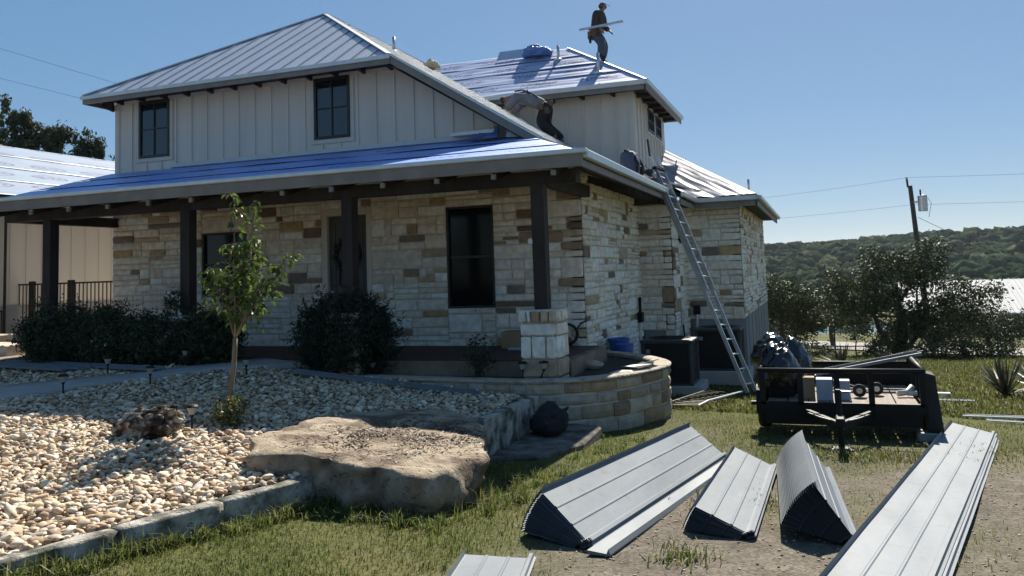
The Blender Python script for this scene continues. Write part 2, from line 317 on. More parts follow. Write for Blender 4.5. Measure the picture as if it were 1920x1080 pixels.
def ground_material():
    m, t, b = new_mat('lawn_and_dirt'); N = t.nodes; Lk = t.links; b.inputs['Roughness'].default_value = .95; b.inputs['Specular IOR Level'].default_value = .15
    geo = N.new('ShaderNodeNewGeometry')
    def noise(sc, det=6):
        n = N.new('ShaderNodeTexNoise'); n.inputs['Scale'].default_value = sc; n.inputs['Detail'].default_value = det; Lk.new(geo.outputs['Position'], n.inputs['Vector']); return n.outputs['Fac']
    def ramp(f, els):
        r = N.new('ShaderNodeValToRGB'); e = r.color_ramp.elements
        while len(e) < len(els): e.new(.5)
        for q, (p, c) in zip(e, els): q.position = p; q.color = (*c, 1)
        Lk.new(f, r.inputs[0]); return r.outputs[0]
    gr = ramp(noise(.55), [(.3, (.055, .062, .020)), (.48, (.085, .092, .028)), (.7, (.13, .115, .05))])
    fine = ramp(noise(22), [(.3, (.55, .55, .55)), (.7, (1.25, 1.25, 1.2))])
    mg = N.new('ShaderNodeMix'); mg.data_type = 'RGBA'; mg.blend_type = 'MULTIPLY'; mg.inputs['Factor'].default_value = 1; Lk.new(gr, mg.inputs['A']); Lk.new(fine, mg.inputs['B'])
    vo = N.new('ShaderNodeTexVoronoi'); vo.inputs['Scale'].default_value = 45; Lk.new(geo.outputs['Position'], vo.inputs['Vector'])
    dr = ramp(noise(4), [(.3, (.098, .084, .067)), (.6, (.148, .13, .106)), (.8, (.20, .18, .152))])
    dv = ramp(vo.outputs['Color'], [(.1, (.6, .6, .6)), (.9, (1.35, 1.33, 1.3))])
    md = N.new('ShaderNodeMix'); md.data_type = 'RGBA'; md.blend_type = 'MULTIPLY'; md.inputs['Factor'].default_value = 1; Lk.new(dr, md.inputs['A']); Lk.new(dv, md.inputs['B'])
    at = N.new('ShaderNodeAttribute'); at.attribute_name = 'Col'
    mx = N.new('ShaderNodeMix'); mx.data_type = 'RGBA'; Lk.new(at.outputs['Fac'], mx.inputs['Factor']); Lk.new(mg.outputs['Result'], mx.inputs['A']); Lk.new(md.outputs['Result'], mx.inputs['B'])
    Lk.new(mx.outputs['Result'], b.inputs['Base Color'])
    bp = N.new('ShaderNodeBump'); bp.inputs['Strength'].default_value = .7; bp.inputs['Distance'].default_value = .03
    Lk.new(noise(60), bp.inputs['Height']); Lk.new(bp.outputs[0], b.inputs['Normal'])
    return m
M['ground'] = ground_material()
tag(link('ground', gme, M['ground'], smooth=True), kind='structure')

# road, pond
m = MB(); pts = [(-40, 66, 8), (-14, 52.5, 6.5), (-2, 45.2, 6), (3, 38.6, 5.6), (6.6, 35.0, 6.0), (14, 31.5, 6.4), (40, 24, 7)]
L_, R_ = [], []
for i, (x, y, wd) in enumerate(pts):
    a = Vector(pts[max(i-1, 0)][:2]); b2 = Vector(pts[min(i+1, len(pts)-1)][:2]); d = (b2-a).normalized(); n = Vector((-d.y, d.x))*wd/2
    L_.append((x+n.x, y+n.y)); R_.append((x-n.x, y-n.y))
def sub2(P, k):
    out = []
    for i in range(len(P)-1):
        for j in range(k): out.append(((P[i][0]*(k-j)+P[i+1][0]*j)/k, (P[i][1]*(k-j)+P[i+1][1]*j)/k))
    return out+[P[-1]]
L_, R_ = sub2(L_, 10), sub2(R_, 10); V = []
for (a, b2) in zip(L_, R_):
    for k in range(7):
        x = a[0]+(b2[0]-a[0])*k/6; y = a[1]+(b2[1]-a[1])*k/6; V.append((x, y, float(lawn_z(x, y))+.05))
F = [(i*7+k, i*7+k+1, (i+1)*7+k+1, (i+1)*7+k) for i in range(len(L_)-1) for k in range(6)]
M['road'] = mat('pale_caliche_road', (.23, .21, .19), (.30, .28, .25), rough=.95, scale=1.5, bump=.2)
tag(link('road', np_mesh('road', V, F), M['road'], smooth=True), kind='structure')
pm, t, b = new_mat('pond_water'); b.inputs['Base Color'].default_value = (.05, .07, .08, 1); b.inputs['Roughness'].default_value = .08
pn = t.nodes.new('ShaderNodeTexNoise'); pn.inputs['Scale'].default_value = 3; pb = t.nodes.new('ShaderNodeBump'); pb.inputs['Strength'].default_value = .15
t.links.new(pn.outputs['Fac'], pb.inputs['Height']); t.links.new(pb.outputs[0], b.inputs['Normal'])
tag(MB().add([(-60, 97, -6.38), (60, 97, -6.38), (60, 117, -6.38), (-60, 117, -6.38)], [(0, 1, 2, 3)]).build('pond_water', pm), kind='structure')

# ------------------------------------------------------------------ wooded hill
def hill_z(x, y):
    x = np.asarray(x, float); y = np.asarray(y, float)
    top = lerp_tab(x, [(-700, 6), (-200, 5), (-60, 6.0), (0, 8.5), (60, 10.5), (130, 12), (260, 15), (500, 16), (800, 10)])
    r = np.clip((y-250)/300, 0, 1); r = r*r*(3-2*r)
    return -7+(top+7)*r+1.2*np.sin(x*.045+y*.02)*r+.8*np.sin(x*.11+1.0)*r
hx = np.linspace(-700, 900, 90); hy = np.linspace(245, 700, 36)
XX, YY = np.meshgrid(hx, hy); V = np.stack([XX, YY, hill_z(XX, YY)-.5], -1).reshape(-1, 3)
ii = (np.arange(35)[:, None]*90+np.arange(89)[None]).ravel(); F = np.stack([ii, ii+1, ii+91, ii+90], 1)
M['hill'] = mat('hill_scrub', (.02, .028, .012), (.04, .05, .02), rough=1, scale=.05, detail=8, spec=0.)
tag(link('hill', np_mesh('hill', V, F), M['hill'], smooth=True), kind='structure')
def ico(sub):
    bm = bmesh.new(); bmesh.ops.create_icosphere(bm, subdivisions=sub, radius=1.0)
    V = np.array([v.co[:] for v in bm.verts], np.float32); F = np.array([[v.index for v in f.verts] for f in bm.faces], np.int32); bm.free(); return V, F
I1, F1 = ico(1); I2, F2 = ico(2); I3, F3 = ico(3)
def scatter_blobs(P, S, bases, Fb, cols, rot=None):
    n = len(P); k = rng.integers(0, len(bases), n); B = np.stack(bases)[k]
    a = rng.uniform(0, 6.28, n); c, s = np.cos(a), np.sin(a); W = B*S[:, None, :] if rot is None else B*S[:, None, :]
    X = W[..., 0]*c[:, None]-W[..., 1]*s[:, None]; Y = W[..., 0]*s[:, None]+W[..., 1]*c[:, None]
    VV = np.stack([X, Y, W[..., 2]], -1)+P[:, None, :]; nv = B.shape[1]
    FF = Fb[None]+(np.arange(n)*nv)[:, None, None]
    CC = np.repeat(cols, nv, axis=0)
    return VV.reshape(-1, 3), FF.reshape(-1, 3), CC
n = 11500; px = rng.uniform(-110, 280, n); py = 250+rng.uniform(0, 1, n)**.8*330
pz = hill_z(px, py); h = (1.6+4.6*rng.random(n)**2.4)*(1+.3*np.sin(px*.06)*np.sin(py*.05)); wd = h*rng.uniform(.9, 1.5, n)
bases = []
for k in range(6):
    B = I2.copy(); nn = np.array([mnoise.noise(Vector(v)*1.9+Vector((k*7, 0, 0))) for v in B]); n2 = np.array([mnoise.noise(Vector(v)*5.0+Vector((k*3, 9, 0))) for v in B])
    bases.append(B*(1+.5*nn+.38*n2)[:, None])
pal = np.array([(.018, .032, .020), (.024, .040, .023), (.032, .048, .027), (.048, .062, .034), (.015, .027, .019), (.060, .066, .040)])
cols = pal[rng.choice(6, n, p=[.25, .27, .2, .1, .13, .05])]*rng.uniform(.8, 1.2, (n, 1))
V, F, CC = scatter_blobs(np.stack([px, py, pz+h*.35], 1), np.stack([wd*.55, wd*.55, h*.62], 1), bases, F2, cols)
M['wood'] = col_mat('wooded_hillside', 'attr', rough=1.0, bump=1.0, bscale=1.4, var=.5, vscale=.9, spec=0.)
o = link('hillside_wood', np_mesh('hillside_wood', V, F, CC), M['wood'], smooth=True); tag(o, 'far wooded ridge of round green treetops on the skyline', 'woodland', kind='stuff')
# valley scrub between road and hill
n = 420; px = rng.uniform(-60, 120, n); py = rng.uniform(118, 245, n); h = rng.uniform(1.6, 4.0, n)
V, F, CC = scatter_blobs(np.stack([px, py, lawn_z(px, py)+h*.3], 1), np.stack([h*.8, h*.8, h*.6], 1), bases, F2, pal[rng.integers(0, 6, n)]*1.05)
o = link('valley_scrub', np_mesh('valley_scrub', V, F, CC), M['wood'], smooth=True); tag(o, 'scrub and low trees filling the valley floor beyond the pond', 'scrub', kind='stuff')

# ------------------------------------------------------------------ gravel bed sheet
XR = [(0, -5.95), (2.0, -5.42), (3.7, -4.98), (6.5, -4.10), (8.57, -3.80), (10.9, -3.76), (14.2, -3.95)]
ys2 = np.arange(0.0, 14.21, .2); V = []; nxs = 90
for y in ys2:
    xr = float(lerp_tab(y, XR))
    for k in range(nxs):
        x = xr-(k/(nxs-1))**1.5*(26-abs(xr)); V.append((x, y, float(gz(x, y))-.01))
ny2 = len(ys2); F = [(j*nxs+k+1, j*nxs+k, (j+1)*nxs+k, (j+1)*nxs+k+1) for j in range(ny2-1) for k in range(nxs-1)]
M['gravelbase'] = mat('gravel_underbed', (.16, .125, .09), (.28, .225, .17), rough=.95, scale=18, bump=.8, bscale=30)
bed = link('gravel_bed', np_mesh('gravel_bed', V, F), M['gravelbase']); tag(bed, kind='structure')
# yard strip left of the house, behind the fence
yv = [(-26, 14.2), (-14.4, 14.2), (-14.4, 34), (-26, 34)]
M['yard'] = mat('pale_yard_gravel', (.36, .33, .28), (.46, .43, .37), rough=.95, scale=4, bump=.4)
tag(MB().add([(x, y, .27) for x, y in yv], [(0, 1, 2, 3)]).build('side_yard', M['yard']), kind='structure')

# walkway slab
lo = [(-13.2, 5.4), (-12.0, 6.5), (-10.46, 8.20), (-9.54, 9.59), (-7.85, 11.55)]; hi = [(-14.4, 6.1), (-13.1, 7.3), (-11.55, 9.05), (-10.10, 10.10), (-8.75, 11.62)]
lo2, hi2 = sub2(lo, 8), sub2(hi, 8); V = []
for a, b2 in zip(lo2, hi2):
    for k in range(4):
        x = a[0]+(b2[0]-a[0])*k/3; y = a[1]+(b2[1]-a[1])*k/3; V.append((x, y, float(gz(x, y))+.045))
nvv = len(V); V += [(x, y, z-.12) for x, y, z in V]; n_ = len(lo2)
F = [(i*4+k+1, i*4+k, (i+1)*4+k, (i+1)*4+k+1) for i in range(n_-1) for k in range(3)]
F += [(i*4, nvv+i*4, nvv+(i+1)*4, (i+1)*4) for i in range(n_-1)]+[(i*4+3, (i+1)*4+3, nvv+(i+1)*4+3, nvv+i*4+3) for i in range(n_-1)]
tag(link('garden_path', np_mesh('garden_path', V, F), M['slab']), kind='structure')
pathL, pathU = lo, hi
def in_path(x, y, pad=.03):
    # inside the strip between the two border polylines
    inside = np.zeros(len(x), bool)
    poly = pathL+pathU[::-1]; j = len(poly)-1
    for i in range(len(poly)):
        xi, yi = poly[i]; xj, yj = poly[j]
        c = ((yi > y) != (yj > y)) & (x < (xj-xi)*(y-yi)/(yj-yi+1e-9)+xi); inside ^= c; j = i
    return inside

# ------------------------------------------------------------------ boulders and rocks
BO = [(-5.05, 6.49, .15), (-5.06, 7.64, .12), (-4.86, 8.42, .08), (-4.40, 8.85, .05), (-3.88, 8.75, .02), (-3.37, 8.14, 0), (-2.95, 7.03, -.02), (-2.93, 6.46, -.03), (-3.1, 6.11, -.02), (-3.82, 6.17, .05), (-4.70, 6.10, .10)]
def boulder():
    cx, cy = -4.0, 7.2; A = []
    for x, y, z in BO: A.append((math.atan2(y-cy, x-cx), math.hypot(x-cx, y-cy), z))
    A.sort(); n = 160; th = np.linspace(-math.pi, math.pi, n, endpoint=False)
    aa = np.array([a for a, _, _ in A]); rr = np.array([r for _, r, _ in A]); zz = np.array([z for _, _, z in A])
    aa3 = np.concatenate([aa-2*math.pi, aa, aa+2*math.pi]); Z = np.interp(th, aa3, np.tile(zz, 3)); R = np.zeros(n); K = len(A)
    PX = np.array([r_*math.cos(a_) for a_, r_, _ in A]); PY = np.array([r_*math.sin(a_) for a_, r_, _ in A])
    for k in range(n):
        c_, s_ = math.cos(th[k]), math.sin(th[k]); best = 0
        for i in range(K):
            x1, y1, x2, y2 = PX[i], PY[i], PX[(i+1) % K], PY[(i+1) % K]; den = c_*(y2-y1)-s_*(x2-x1)
            if abs(den) < 1e-9: continue
            t_ = (x1*(y2-y1)-y1*(x2-x1))/den; u_ = (x1*s_-y1*c_)/den
            if t_ > 0 and -1e-6 <= u_ <= 1+1e-6: best = max(best, t_)
        R[k] = best
    V = []; prof = [(0.02, .03, 0), (.12, .03, 0), (.24, .03, 0), (.36, .028, 0), (.48, .025, 0), (.6, .02, 0), (.7, .018, 0), (.8, .014, 0), (.90, .010, 0), (.96, .006, 0), (.99, -.006, 0), (1.0, -.035, 0), (1.004, -.10, 0), (1.0, -.19, 0), (.985, -.24, 0), (.965, -.31, 0), (.94, -.40, 0), (.92, -.55, 0)]
    for f, dz, _ in prof:
        for k in range(n):
            zt = Z[k]*min(1, f)+.06*(1-min(1, f)) if f <= 1 else Z[k]
            x = cx+math.cos(th[k])*R[k]*f; y = cy+math.sin(th[k])*R[k]*f
            p = Vector((x, y, zt+dz)); d = Vector((math.cos(th[k]), math.sin(th[k]), 0))
            n1 = mnoise.noise(p*1.9)*.07+(abs(mnoise.noise(p*3.3))-.2)*.13+mnoise.noise(p*7)*.035+mnoise.noise(p*16)*.014
            side = max(0, min(1, (f-.85)/.12)) if dz > -.01 else 1
            lay = math.sin((p.z+.12*mnoise.noise(p*2))*40)*.016
            p = p+d*(n1+lay)*side+Vector((0, 0, 1))*(mnoise.noise(p*2.2)*.04+mnoise.noise(p*6)*.022+mnoise.noise(p*15)*.008)*(1-.5*side)
            V.append(p)
    F = [(i*n+k, i*n+(k+1) % n, (i+1)*n+(k+1) % n, (i+1)*n+k) for i in range(len(prof)-1) for k in range(n)]
    me = bpy.data.meshes.new('boulder'); me.from_pydata([tuple(v) for v in V]+[(cx, cy, .09)], [], [tuple(reversed(q)) for q in F]+[(len(V), k, (k+1) % n) for k in range(n)]); me.update()
    return me
def rock_material(name, c1, c2, dark, lo=.42, hi=.6, sc=2.5):
    m, t, b = new_mat(name); N = t.nodes; Lk = t.links; b.inputs['Roughness'].default_value = .9; b.inputs['Specular IOR Level'].default_value = .2
    geo = N.new('ShaderNodeNewGeometry')
    def nz(s, d=8):
        q = N.new('ShaderNodeTexNoise'); q.inputs['Scale'].default_value = s; q.inputs['Detail'].default_value = d; Lk.new(geo.outputs['Position'], q.inputs['Vector']); return q.outputs['Fac']
    r = N.new('ShaderNodeValToRGB'); r.color_ramp.elements[0].position = .35; r.color_ramp.elements[1].position = .65; r.color_ramp.elements[0].color = (*c1, 1); r.color_ramp.elements[1].color = (*c2, 1); Lk.new(nz(6), r.inputs[0])
    k = N.new('ShaderNodeMapRange'); k.inputs[1].default_value = lo; k.inputs[2].default_value = hi; Lk.new(nz(sc), k.inputs[0])
    mx = N.new('ShaderNodeMix'); mx.data_type = 'RGBA'; Lk.new(k.outputs[0], mx.inputs['Factor']); mx.inputs['A'].default_value = (*dark, 1); Lk.new(r.outputs[0], mx.inputs['B'])
    Lk.new(mx.outputs['Result'], b.inputs['Base Color'])
    bp = N.new('ShaderNodeBump'); bp.inputs['Strength'].default_value = 1.0; bp.inputs['Distance'].default_value = .07
    pit = N.new('ShaderNodeMapRange'); pit.inputs[1].default_value = .60; pit.inputs[2].default_value = .70; pit.inputs[3].default_value = 0; pit.inputs[4].default_value = -.35; Lk.new(nz(17, 3), pit.inputs[0])
    n7 = N.new('ShaderNodeTexNoise'); n7.inputs['Scale'].default_value = 7; n7.inputs['Detail'].default_value = 14; n7.inputs['Roughness'].default_value = .68; Lk.new(geo.outputs['Position'], n7.inputs['Vector'])
    ad = N.new('ShaderNodeMath'); ad.operation = 'ADD'; Lk.new(n7.outputs['Fac'], ad.inputs[0]); Lk.new(pit.outputs[0], ad.inputs[1]); Lk.new(ad.outputs[0], bp.inputs['Height']); Lk.new(bp.outputs[0], b.inputs['Normal'])
    return m
M['boulder'] = rock_material('limestone_boulder', (.31, .245, .175), (.43, .355, .265), (.14, .105, .075), .36, .54, 2.6)
M['lichen'] = rock_material('pitted_limestone', (.24, .19, .145), (.50, .45, .39), (.05, .032, .022), .43, .56, 6)
M['edging'] = rock_material('weathered_edging', (.40, .37, .32), (.54, .50, .44), (.10, .10, .08), .40, .58, 5)
bo = link('boulder', boulder(), M['boulder'], smooth=True); tag(bo, 'huge flat-topped limestone boulder with leaf litter on top, at the edge of the gravel', 'boulder')
# leaf litter on top of the boulder
n = 6000; u = rng.normal(0, 1, (n, 2)); P = np.stack([-3.80+u[:, 0]*.33+u[:, 1]*.10, 7.30+u[:, 1]*.42, np.zeros(n)], 1)
keep = np.array([min(1, max(0, .5+1.1*mnoise.noise(Vector((p[0]*3, p[1]*3, 2))))) for p in P]) > rng.random(n)*.8; P = P[keep]; n = len(P)
bmz = bo.data
from mathutils.bvhtree import BVHTree
bv = BVHTree.FromPolygons([v.co for v in bmz.vertices], [tuple(p.vertices) for p in bmz.polygons])
ok = []
for i in range(n):
    h_ = bv.ray_cast(Vector((P[i, 0], P[i, 1], 3)), Vector((0, 0, -1)))
    if h_[0] is not None and h_[0].z > -.12: P[i, 2] = h_[0].z+.006; ok.append(i)
P = P[ok]; n = len(P); a = rng.uniform(0, 6.28, n); ln = rng.uniform(.010, .038, n); wdd = rng.uniform(.004, .012, n)
dx = np.stack([np.cos(a)*ln, np.sin(a)*ln, rng.uniform(-.004, .010, n)], 1); dy = np.stack([-np.sin(a)*wdd, np.cos(a)*wdd, rng.uniform(-.003, .005, n)], 1)
V = np.stack([P-dx, P-dy, P+dx, P+dy], 1).reshape(-1, 3); F = (np.arange(n)[:, None]*4+np.array([0, 1, 2, 3])[None])
cc = np.array([(.15, .10, .065), (.22, .16, .11), (.09, .06, .04), (.28, .22, .16)])[rng.integers(0, 4, n)]
lit = link('leaf_litter', np_mesh('leaf_litter', V, F, np.repeat(cc, 4, axis=0)), M['leafd'], bo); tag(lit, kind='stuff')

def rock(name, c, size, seed, m, amp=.3, freq=1.6, sub=I3, Fs=F3, ridg=0., parent=None, rotz=0., tilt=0.):
    V = []; off = Vector((seed*3.7, seed*1.3, seed*9.1))
    for v in sub:
        p = Vector(v); k = 1+amp*mnoise.noise(p*freq+off)+amp*.45*mnoise.noise(p*freq*3+off)+amp*.2*mnoise.noise(p*freq*8+off)
        if ridg: k -= ridg*max(0, .25-abs(mnoise.noise(p*3.2+off)))*1.4
        q = p*k; q = Vector((q.x*size[0], q.y*size[1], q.z*size[2])); q = Matrix.Rotation(tilt, 3, 'Y') @ q; q = Matrix.Rotation(rotz, 3, 'Z') @ q
        V.append((c[0]+q.x, c[1]+q.y, c[2]+q.z))
    return link(name, np_mesh(name, V, Fs), m, parent, smooth=True)
I4, F4 = ico(5)
tag(rock('rock', (-6.82, 7.06, .10), (.37, .25, .19), 5, M['lichen'], .34, 1.3, I4, F4, ridg=.5, tilt=-.22), 'dark pitted limestone rock sitting on the gravel', 'rock')

# ------------------------------------------------------------------ edging
def edging(name, label, path, top, depth, seed):
    t = thing(name, label, 'edging', (path[0][0], path[0][1], top-depth)); r = random.Random(seed)
    for (a, b2) in zip(path[:-1], path[1:]):
        a, b2 = Vector((*a, 0)), Vector((*b2, 0)); d = (b2-a); L = d.length; d.normalize(); nrm = Vector((d.y, -d.x, 0)); s = 0
        while s < L-.02:
            w_ = min(r.uniform(.45, .95), L-s)
            if L-s-w_ < .15: w_ = L-s
            p = a+d*(s+.003); q = a+d*(s+w_-.003); zt = top+r.uniform(-.004, .005); th = .15+r.uniform(-.015, .015)
            V = []; NX = 8; secs = [(th/2-.01, -depth), (th/2-.004, -depth*.75), (th/2, -depth*.45), (th/2, -.03), (th/2-.003, -.006), (th/2-.010, 0), (0, .002), (-th/2+.012, 0), (-th/2, -.02), (-th/2, -depth)]
            for i in range(NX+1):
                f = i/NX; c = p+(q-p)*f; endin = .004 if i in (0, NX) else 0
                for (o_, z_) in secs:
                    pt = c+nrm*(o_-math.copysign(endin, o_))+Vector((0, 0, zt+z_-(endin*.5 if z_ > -.06 else 0)))
                    pt += (nrm*mnoise.noise(pt*7)*.016+Vector((0, 0, 1))*mnoise.noise(pt*9+Vector((3, 0, 0)))*.008); V.append(pt)
            k = len(secs); F = [(i*k+j, (i+1)*k+j, (i+1)*k+(j+1) % k, i*k+(j+1) % k) for i in range(NX) for j in range(k)]+[tuple(range(k)), tuple(NX*k+j for j in range(k-1, -1, -1))]
            MB().add(V, F).build('stone', M['edging'], t, smooth=True); s += w_
    return t
edging('garden_edging', 'long low weathered stone edging between the gravel bed and the grass, left of the boulder', [(-5.55, 1.8), (-4.93, 3.75), (-4.06, 6.6)], -.075, .42, 1)
edging('garden_edging', 'short stone edging running from the boulder to the curved planter', [(-3.72, 8.5), (-3.70, 10.72)], -.06, .62, 2)

# ------------------------------------------------------------------ pebbles
def view_x0(y): return -1.36*y-1.2
def pebble_points(y0, y1, dens, seed):
    r = np.random.default_rng(seed); n = int((y1-y0)*16*dens); y = r.uniform(y0, y1, n); x = r.uniform(-18, -3.5, n)
    k = (x > -1.36*y-1.0) & (x < lerp_tab(y, XR)-.10) & (~in_path(x, y)) & (y < 11.0+.0*x)
    # planted bed in front of the porch, boulder, rim of the planter
    k &= ~((x > -8.6) & (y > lerp_tab(x, [(-8.6, 11.75), (-6.4, 11.0), (-3.5, 10.75)])))
    k &= ~(((x+4.0)/1.05)**2+((y-7.2)/1.25)**2 < .62)
    k &= ~((x < -8.9) & (y > 10.75))
    return x[k], y[k]
def pebble_bases(src, nb, seed):
    out = []
    for k in range(nb):
        B = src.copy(); off = Vector((k*5.1+seed, k*2.2, 1)); B = B*np.array([1+.34*mnoise.noise(Vector(v)*1.1+off)+(.16 if k % 2 else .05)*mnoise.noise(Vector(v)*2.6+off) for v in B])[:, None]; out.append(B.astype(np.float32))
    return out
PB2 = pebble_bases(I2, 8, 1); PB1 = pebble_bases(I1, 8, 2)
ppal = np.array([(.52, .41, .28), (.62, .53, .40), (.42, .30, .19), (.70, .63, .51), (.34, .225, .145), (.56, .42, .27), (.42, .355, .28), (.25, .165, .115)])
pprob = [.2, .2, .15, .12, .08, .12, .08, .05]
def pebble_set(x, y, bases, Fb, lift):
    n = len(x); s = np.clip(np.exp(rng.normal(np.log(.0225), .36, n)), .010, .050); S = np.stack([s*rng.uniform(.95, 1.45, n), s*rng.uniform(.7, 1.0, n), s*rng.uniform(.45, .75, n)], 1)
    z = gz(x, y)+S[:, 2]*.55+rng.uniform(0, lift, n)+.022*np.sin(x*2.3+y*1.1)*np.sin(y*2.9-x*.7)
    cols = ppal[rng.choice(8, n, p=pprob)]*rng.uniform(.8, 1.15, (n, 1))
    # small random tilt baked by shearing z along x
    P = np.stack([x, y, z], 1); V, F, CC = scatter_blobs(P, S, bases, Fb, cols)
    nb = bases[0].shape[0]; V = V.reshape(n, nb, 3); t1 = rng.normal(0, .28, (n, 1)); t2 = rng.normal(0, .28, (n, 1))
    V[..., 2] += (V[..., 0]-x[:, None])*t1+(V[..., 1]-y[:, None])*t2
    return V.reshape(-1, 3), F, CC, (P, S, cols)
x, y = pebble_points(2.4, 7.6, 560, 5); d2 = x**2+y**2; order = np.argsort(d2)
vis = [i for i in order if (x[i] > -1.16*y[i]-.35) and y[i] > 3.45][:300]; vis_set = set(vis)
rest = np.array([i for i in range(len(x)) if i not in vis_set])
V, F, CC, _ = pebble_set(x[rest], y[rest], PB2, F2, .035)
x2, y2 = pebble_points(7.6, 11.0, 480, 6); Vb, Fb, Cb, _ = pebble_set(x2, y2, PB1, F1, .03)
pg = link('pebbles', np_mesh('pebbles', np.concatenate([V, Vb]), np.concatenate([F, Fb+len(V)]), np.concatenate([CC, Cb])), M['rock_a'], bed, smooth=True); tag(pg, kind='stuff')
pme = []
for B in PB2:
    me = np_mesh('pebble', B, F2); me.materials.append(M['rock_o']); me.polygons.foreach_set('use_smooth', np.ones(len(me.polygons), dtype=bool)); pme.append(me)
for i in vis:
    s = min(.05, max(.012, math.exp(random.gauss(math.log(.0235), .36)))); o = bpy.data.objects.new('pebble', random.choice(pme)); C.objects.link(o)
    sc = (s*random.uniform(.95, 1.45), s*random.uniform(.7, 1), s*random.uniform(.45, .75))
    o.location = (x[i], y[i], float(gz(x[i], y[i]))+sc[2]*.7+random.uniform(0, .03)); o.scale = sc; o.rotation_euler = (random.gauss(0, .25), random.gauss(0, .25), random.uniform(0, 6.28))
    c = ppal[np.random.default_rng(i).choice(8, p=pprob)]*random.uniform(.8, 1.15); o.color = (*c, 1); attach(o, bed)
# grit on the bare drive
n = 5000; x = rng.uniform(-3, 3.2, n); y = 3.6+rng.random(n)**1.3*6.5; k = dirt_amount(x, y) > rng.random(n); x = x[k]; y = y[k]; n = len(x); s = rng.uniform(.003, .011, n)
V, F, CC = scatter_blobs(np.stack([x, y, lawn_z(x, y)+s*.3], 1), np.stack([s*1.3, s, s*.7], 1), PB1, F1, ppal[rng.integers(0, 8, n)]*.75)
tag(link('drive_grit', np_mesh('drive_grit', V, F, CC), M['rock_a'], smooth=True), 'loose grit scattered over the bare drive', 'grit', kind='stuff')
# ------------------------------------------------------------------ house
house = thing('house', 'two-storey limestone and board-sided house with long front porch, half re-roofed', 'house', (-9.0, 14.0, -.6))
CAT = lambda x: 8.06-.629*(x+11)            # long right-hand roof slope
STONES = []                                 # (size weight, wall part, frame, rect)
spal = [((.76, .685, .575), 10), ((.81, .75, .66), 10), ((.71, .63, .51), 6), ((.78, .74, .67), 8), ((.50, .39, .27), 2.4), ((.34, .245, .155), 1.5), ((.20, .14, .095), 1.3), ((.25, .20, .15), 1.3), ((.47, .33, .18), .8)]
def stone_col(r, side=False):
    c = r.choices([c for c, _ in spal], [w_ for _, w_ in spal])[0]; k = r.uniform(.86, 1.10)
    return tuple(min(.8, x*k) for x in c)
def ashlar(r, u0, u1, z0, z1, zbase, small=1.0):
    """random coursed stones filling a rectangle"""
    out = []; z = z0
    while z < z1-.02:
        bh = r.choice([.22, .27, .31, .36, .34])*small
        if z1-z-bh < .10: bh = z1-z
        bh = min(bh, z1-z); u = u0
        while u < u1-.01:
            sw = r.uniform(.38, 1.1)*small
            if u1-u-sw < .18: sw = u1-u
            k = r.random()
            rows = [1] if (bh < .16 or k < .22) else ([r.uniform(.36, .64)] if k < .9 else [.34, .66])
            cuts = [0]+([] if rows == [1] else rows)+[1]
            for a, b2 in zip(cuts[:-1], cuts[1:]):
                n_ = 1 if sw < .42*small or r.random() < .45 else 2
                if (b2-a)*bh > .22 and r.random() < .5: n_ = max(1, n_-1)
                us = [0]+sorted(r.uniform(.3, .7) for _ in range(n_-1))+[1]
                for c, d in zip(us[:-1], us[1:]): out.append((u+c*sw, u+d*sw, z+a*bh, z+b2*bh))
            u += sw
        z += bh
    return out
def wall(name, O, ud, nd, width, z0, z1, openings=(), seed=1, core=.22, label=None, small=1.0, proud=.032):
    r = random.Random(seed); O = Vector((O[0], O[1], 0)); ud = Vector((*ud, 0)); nd = Vector((*nd, 0))
    us = sorted({0.0, width}|{a for o in openings for a in o[:2]})
    regs = []
    for a, b2 in zip(us[:-1], us[1:]):
        ops = sorted([o for o in openings if o[0] <= a+1e-6 and o[1] >= b2-1e-6], key=lambda o: o[2]); z = z0
        for o in ops:
            if o[2] > z+.01: regs.append([a, b2, z, o[2]])
            z = max(z, o[3])
        if z < z1-.01: regs.append([a, b2, z, z1])
    mb = MB()
    for a, b2, c, d in regs:
        p, q = O+ud*a, O+ud*b2; mb.prism([p+Vector((0, 0, c)), q+Vector((0, 0, c)), q+Vector((0, 0, d)), p+Vector((0, 0, d))], -nd*core)
    part = mb.build(name, M['mortar'], house)
    if label: part['label'] = label
    for a, b2, c, d in regs:
        for rc in ashlar(r, a, b2, c, d, z0, small):
            cc = O+ud*(rc[0]+rc[1])/2+Vector((0, 0, (rc[2]+rc[3])/2)); v = cc-Vector((0, 0, 1.6)); dist = v.length
            wgt = (rc[1]-rc[0])*(rc[3]-rc[2])/dist**2*abs(v.normalized().dot(nd))
            STONES.append((wgt, part, O, ud, nd, rc, stone_col(r), proud))
    return part
W_FRONT = [(14.5-9.16, 14.5-8.04, .29, 2.95), (14.5-6.46, 14.5-5.52, .97, 2.84), (14.5-12.08, 14.5-10.95, 1.30, 2.62)]
wall('stone_wall', (-14.5, 14.0), (1, 0), (0, -1), 10.65, .25, 3.40, W_FRONT, seed=3)
wall('stone_wall', (-3.85, 14.0), (0, 1), (1, 0), 4.80, -1.0, 3.36, seed=4, small=.82, label='pale side wall of squared limestone beside the planter')
wall('stone_wall', (-3.85, 18.8), (1, 0), (0, -1), .75, .18, 3.18, seed=5)
wall('stone_wall', (-3.10, 18.8), (0, 1), (1, 0), 2.20, -1.1, 3.18, [(.85, 1.5, 2.15, 2.78)], seed=6, small=.85)
wall('stone_wall', (-3.10, 21.0), (1, 0), (0, -1), 1.33, .27, 3.24, seed=7)
wall('stone_wall', (-1.77, 21.0), (0, 1), (1, 0), 9.0, .30, 3.24, seed=8, small=.9)
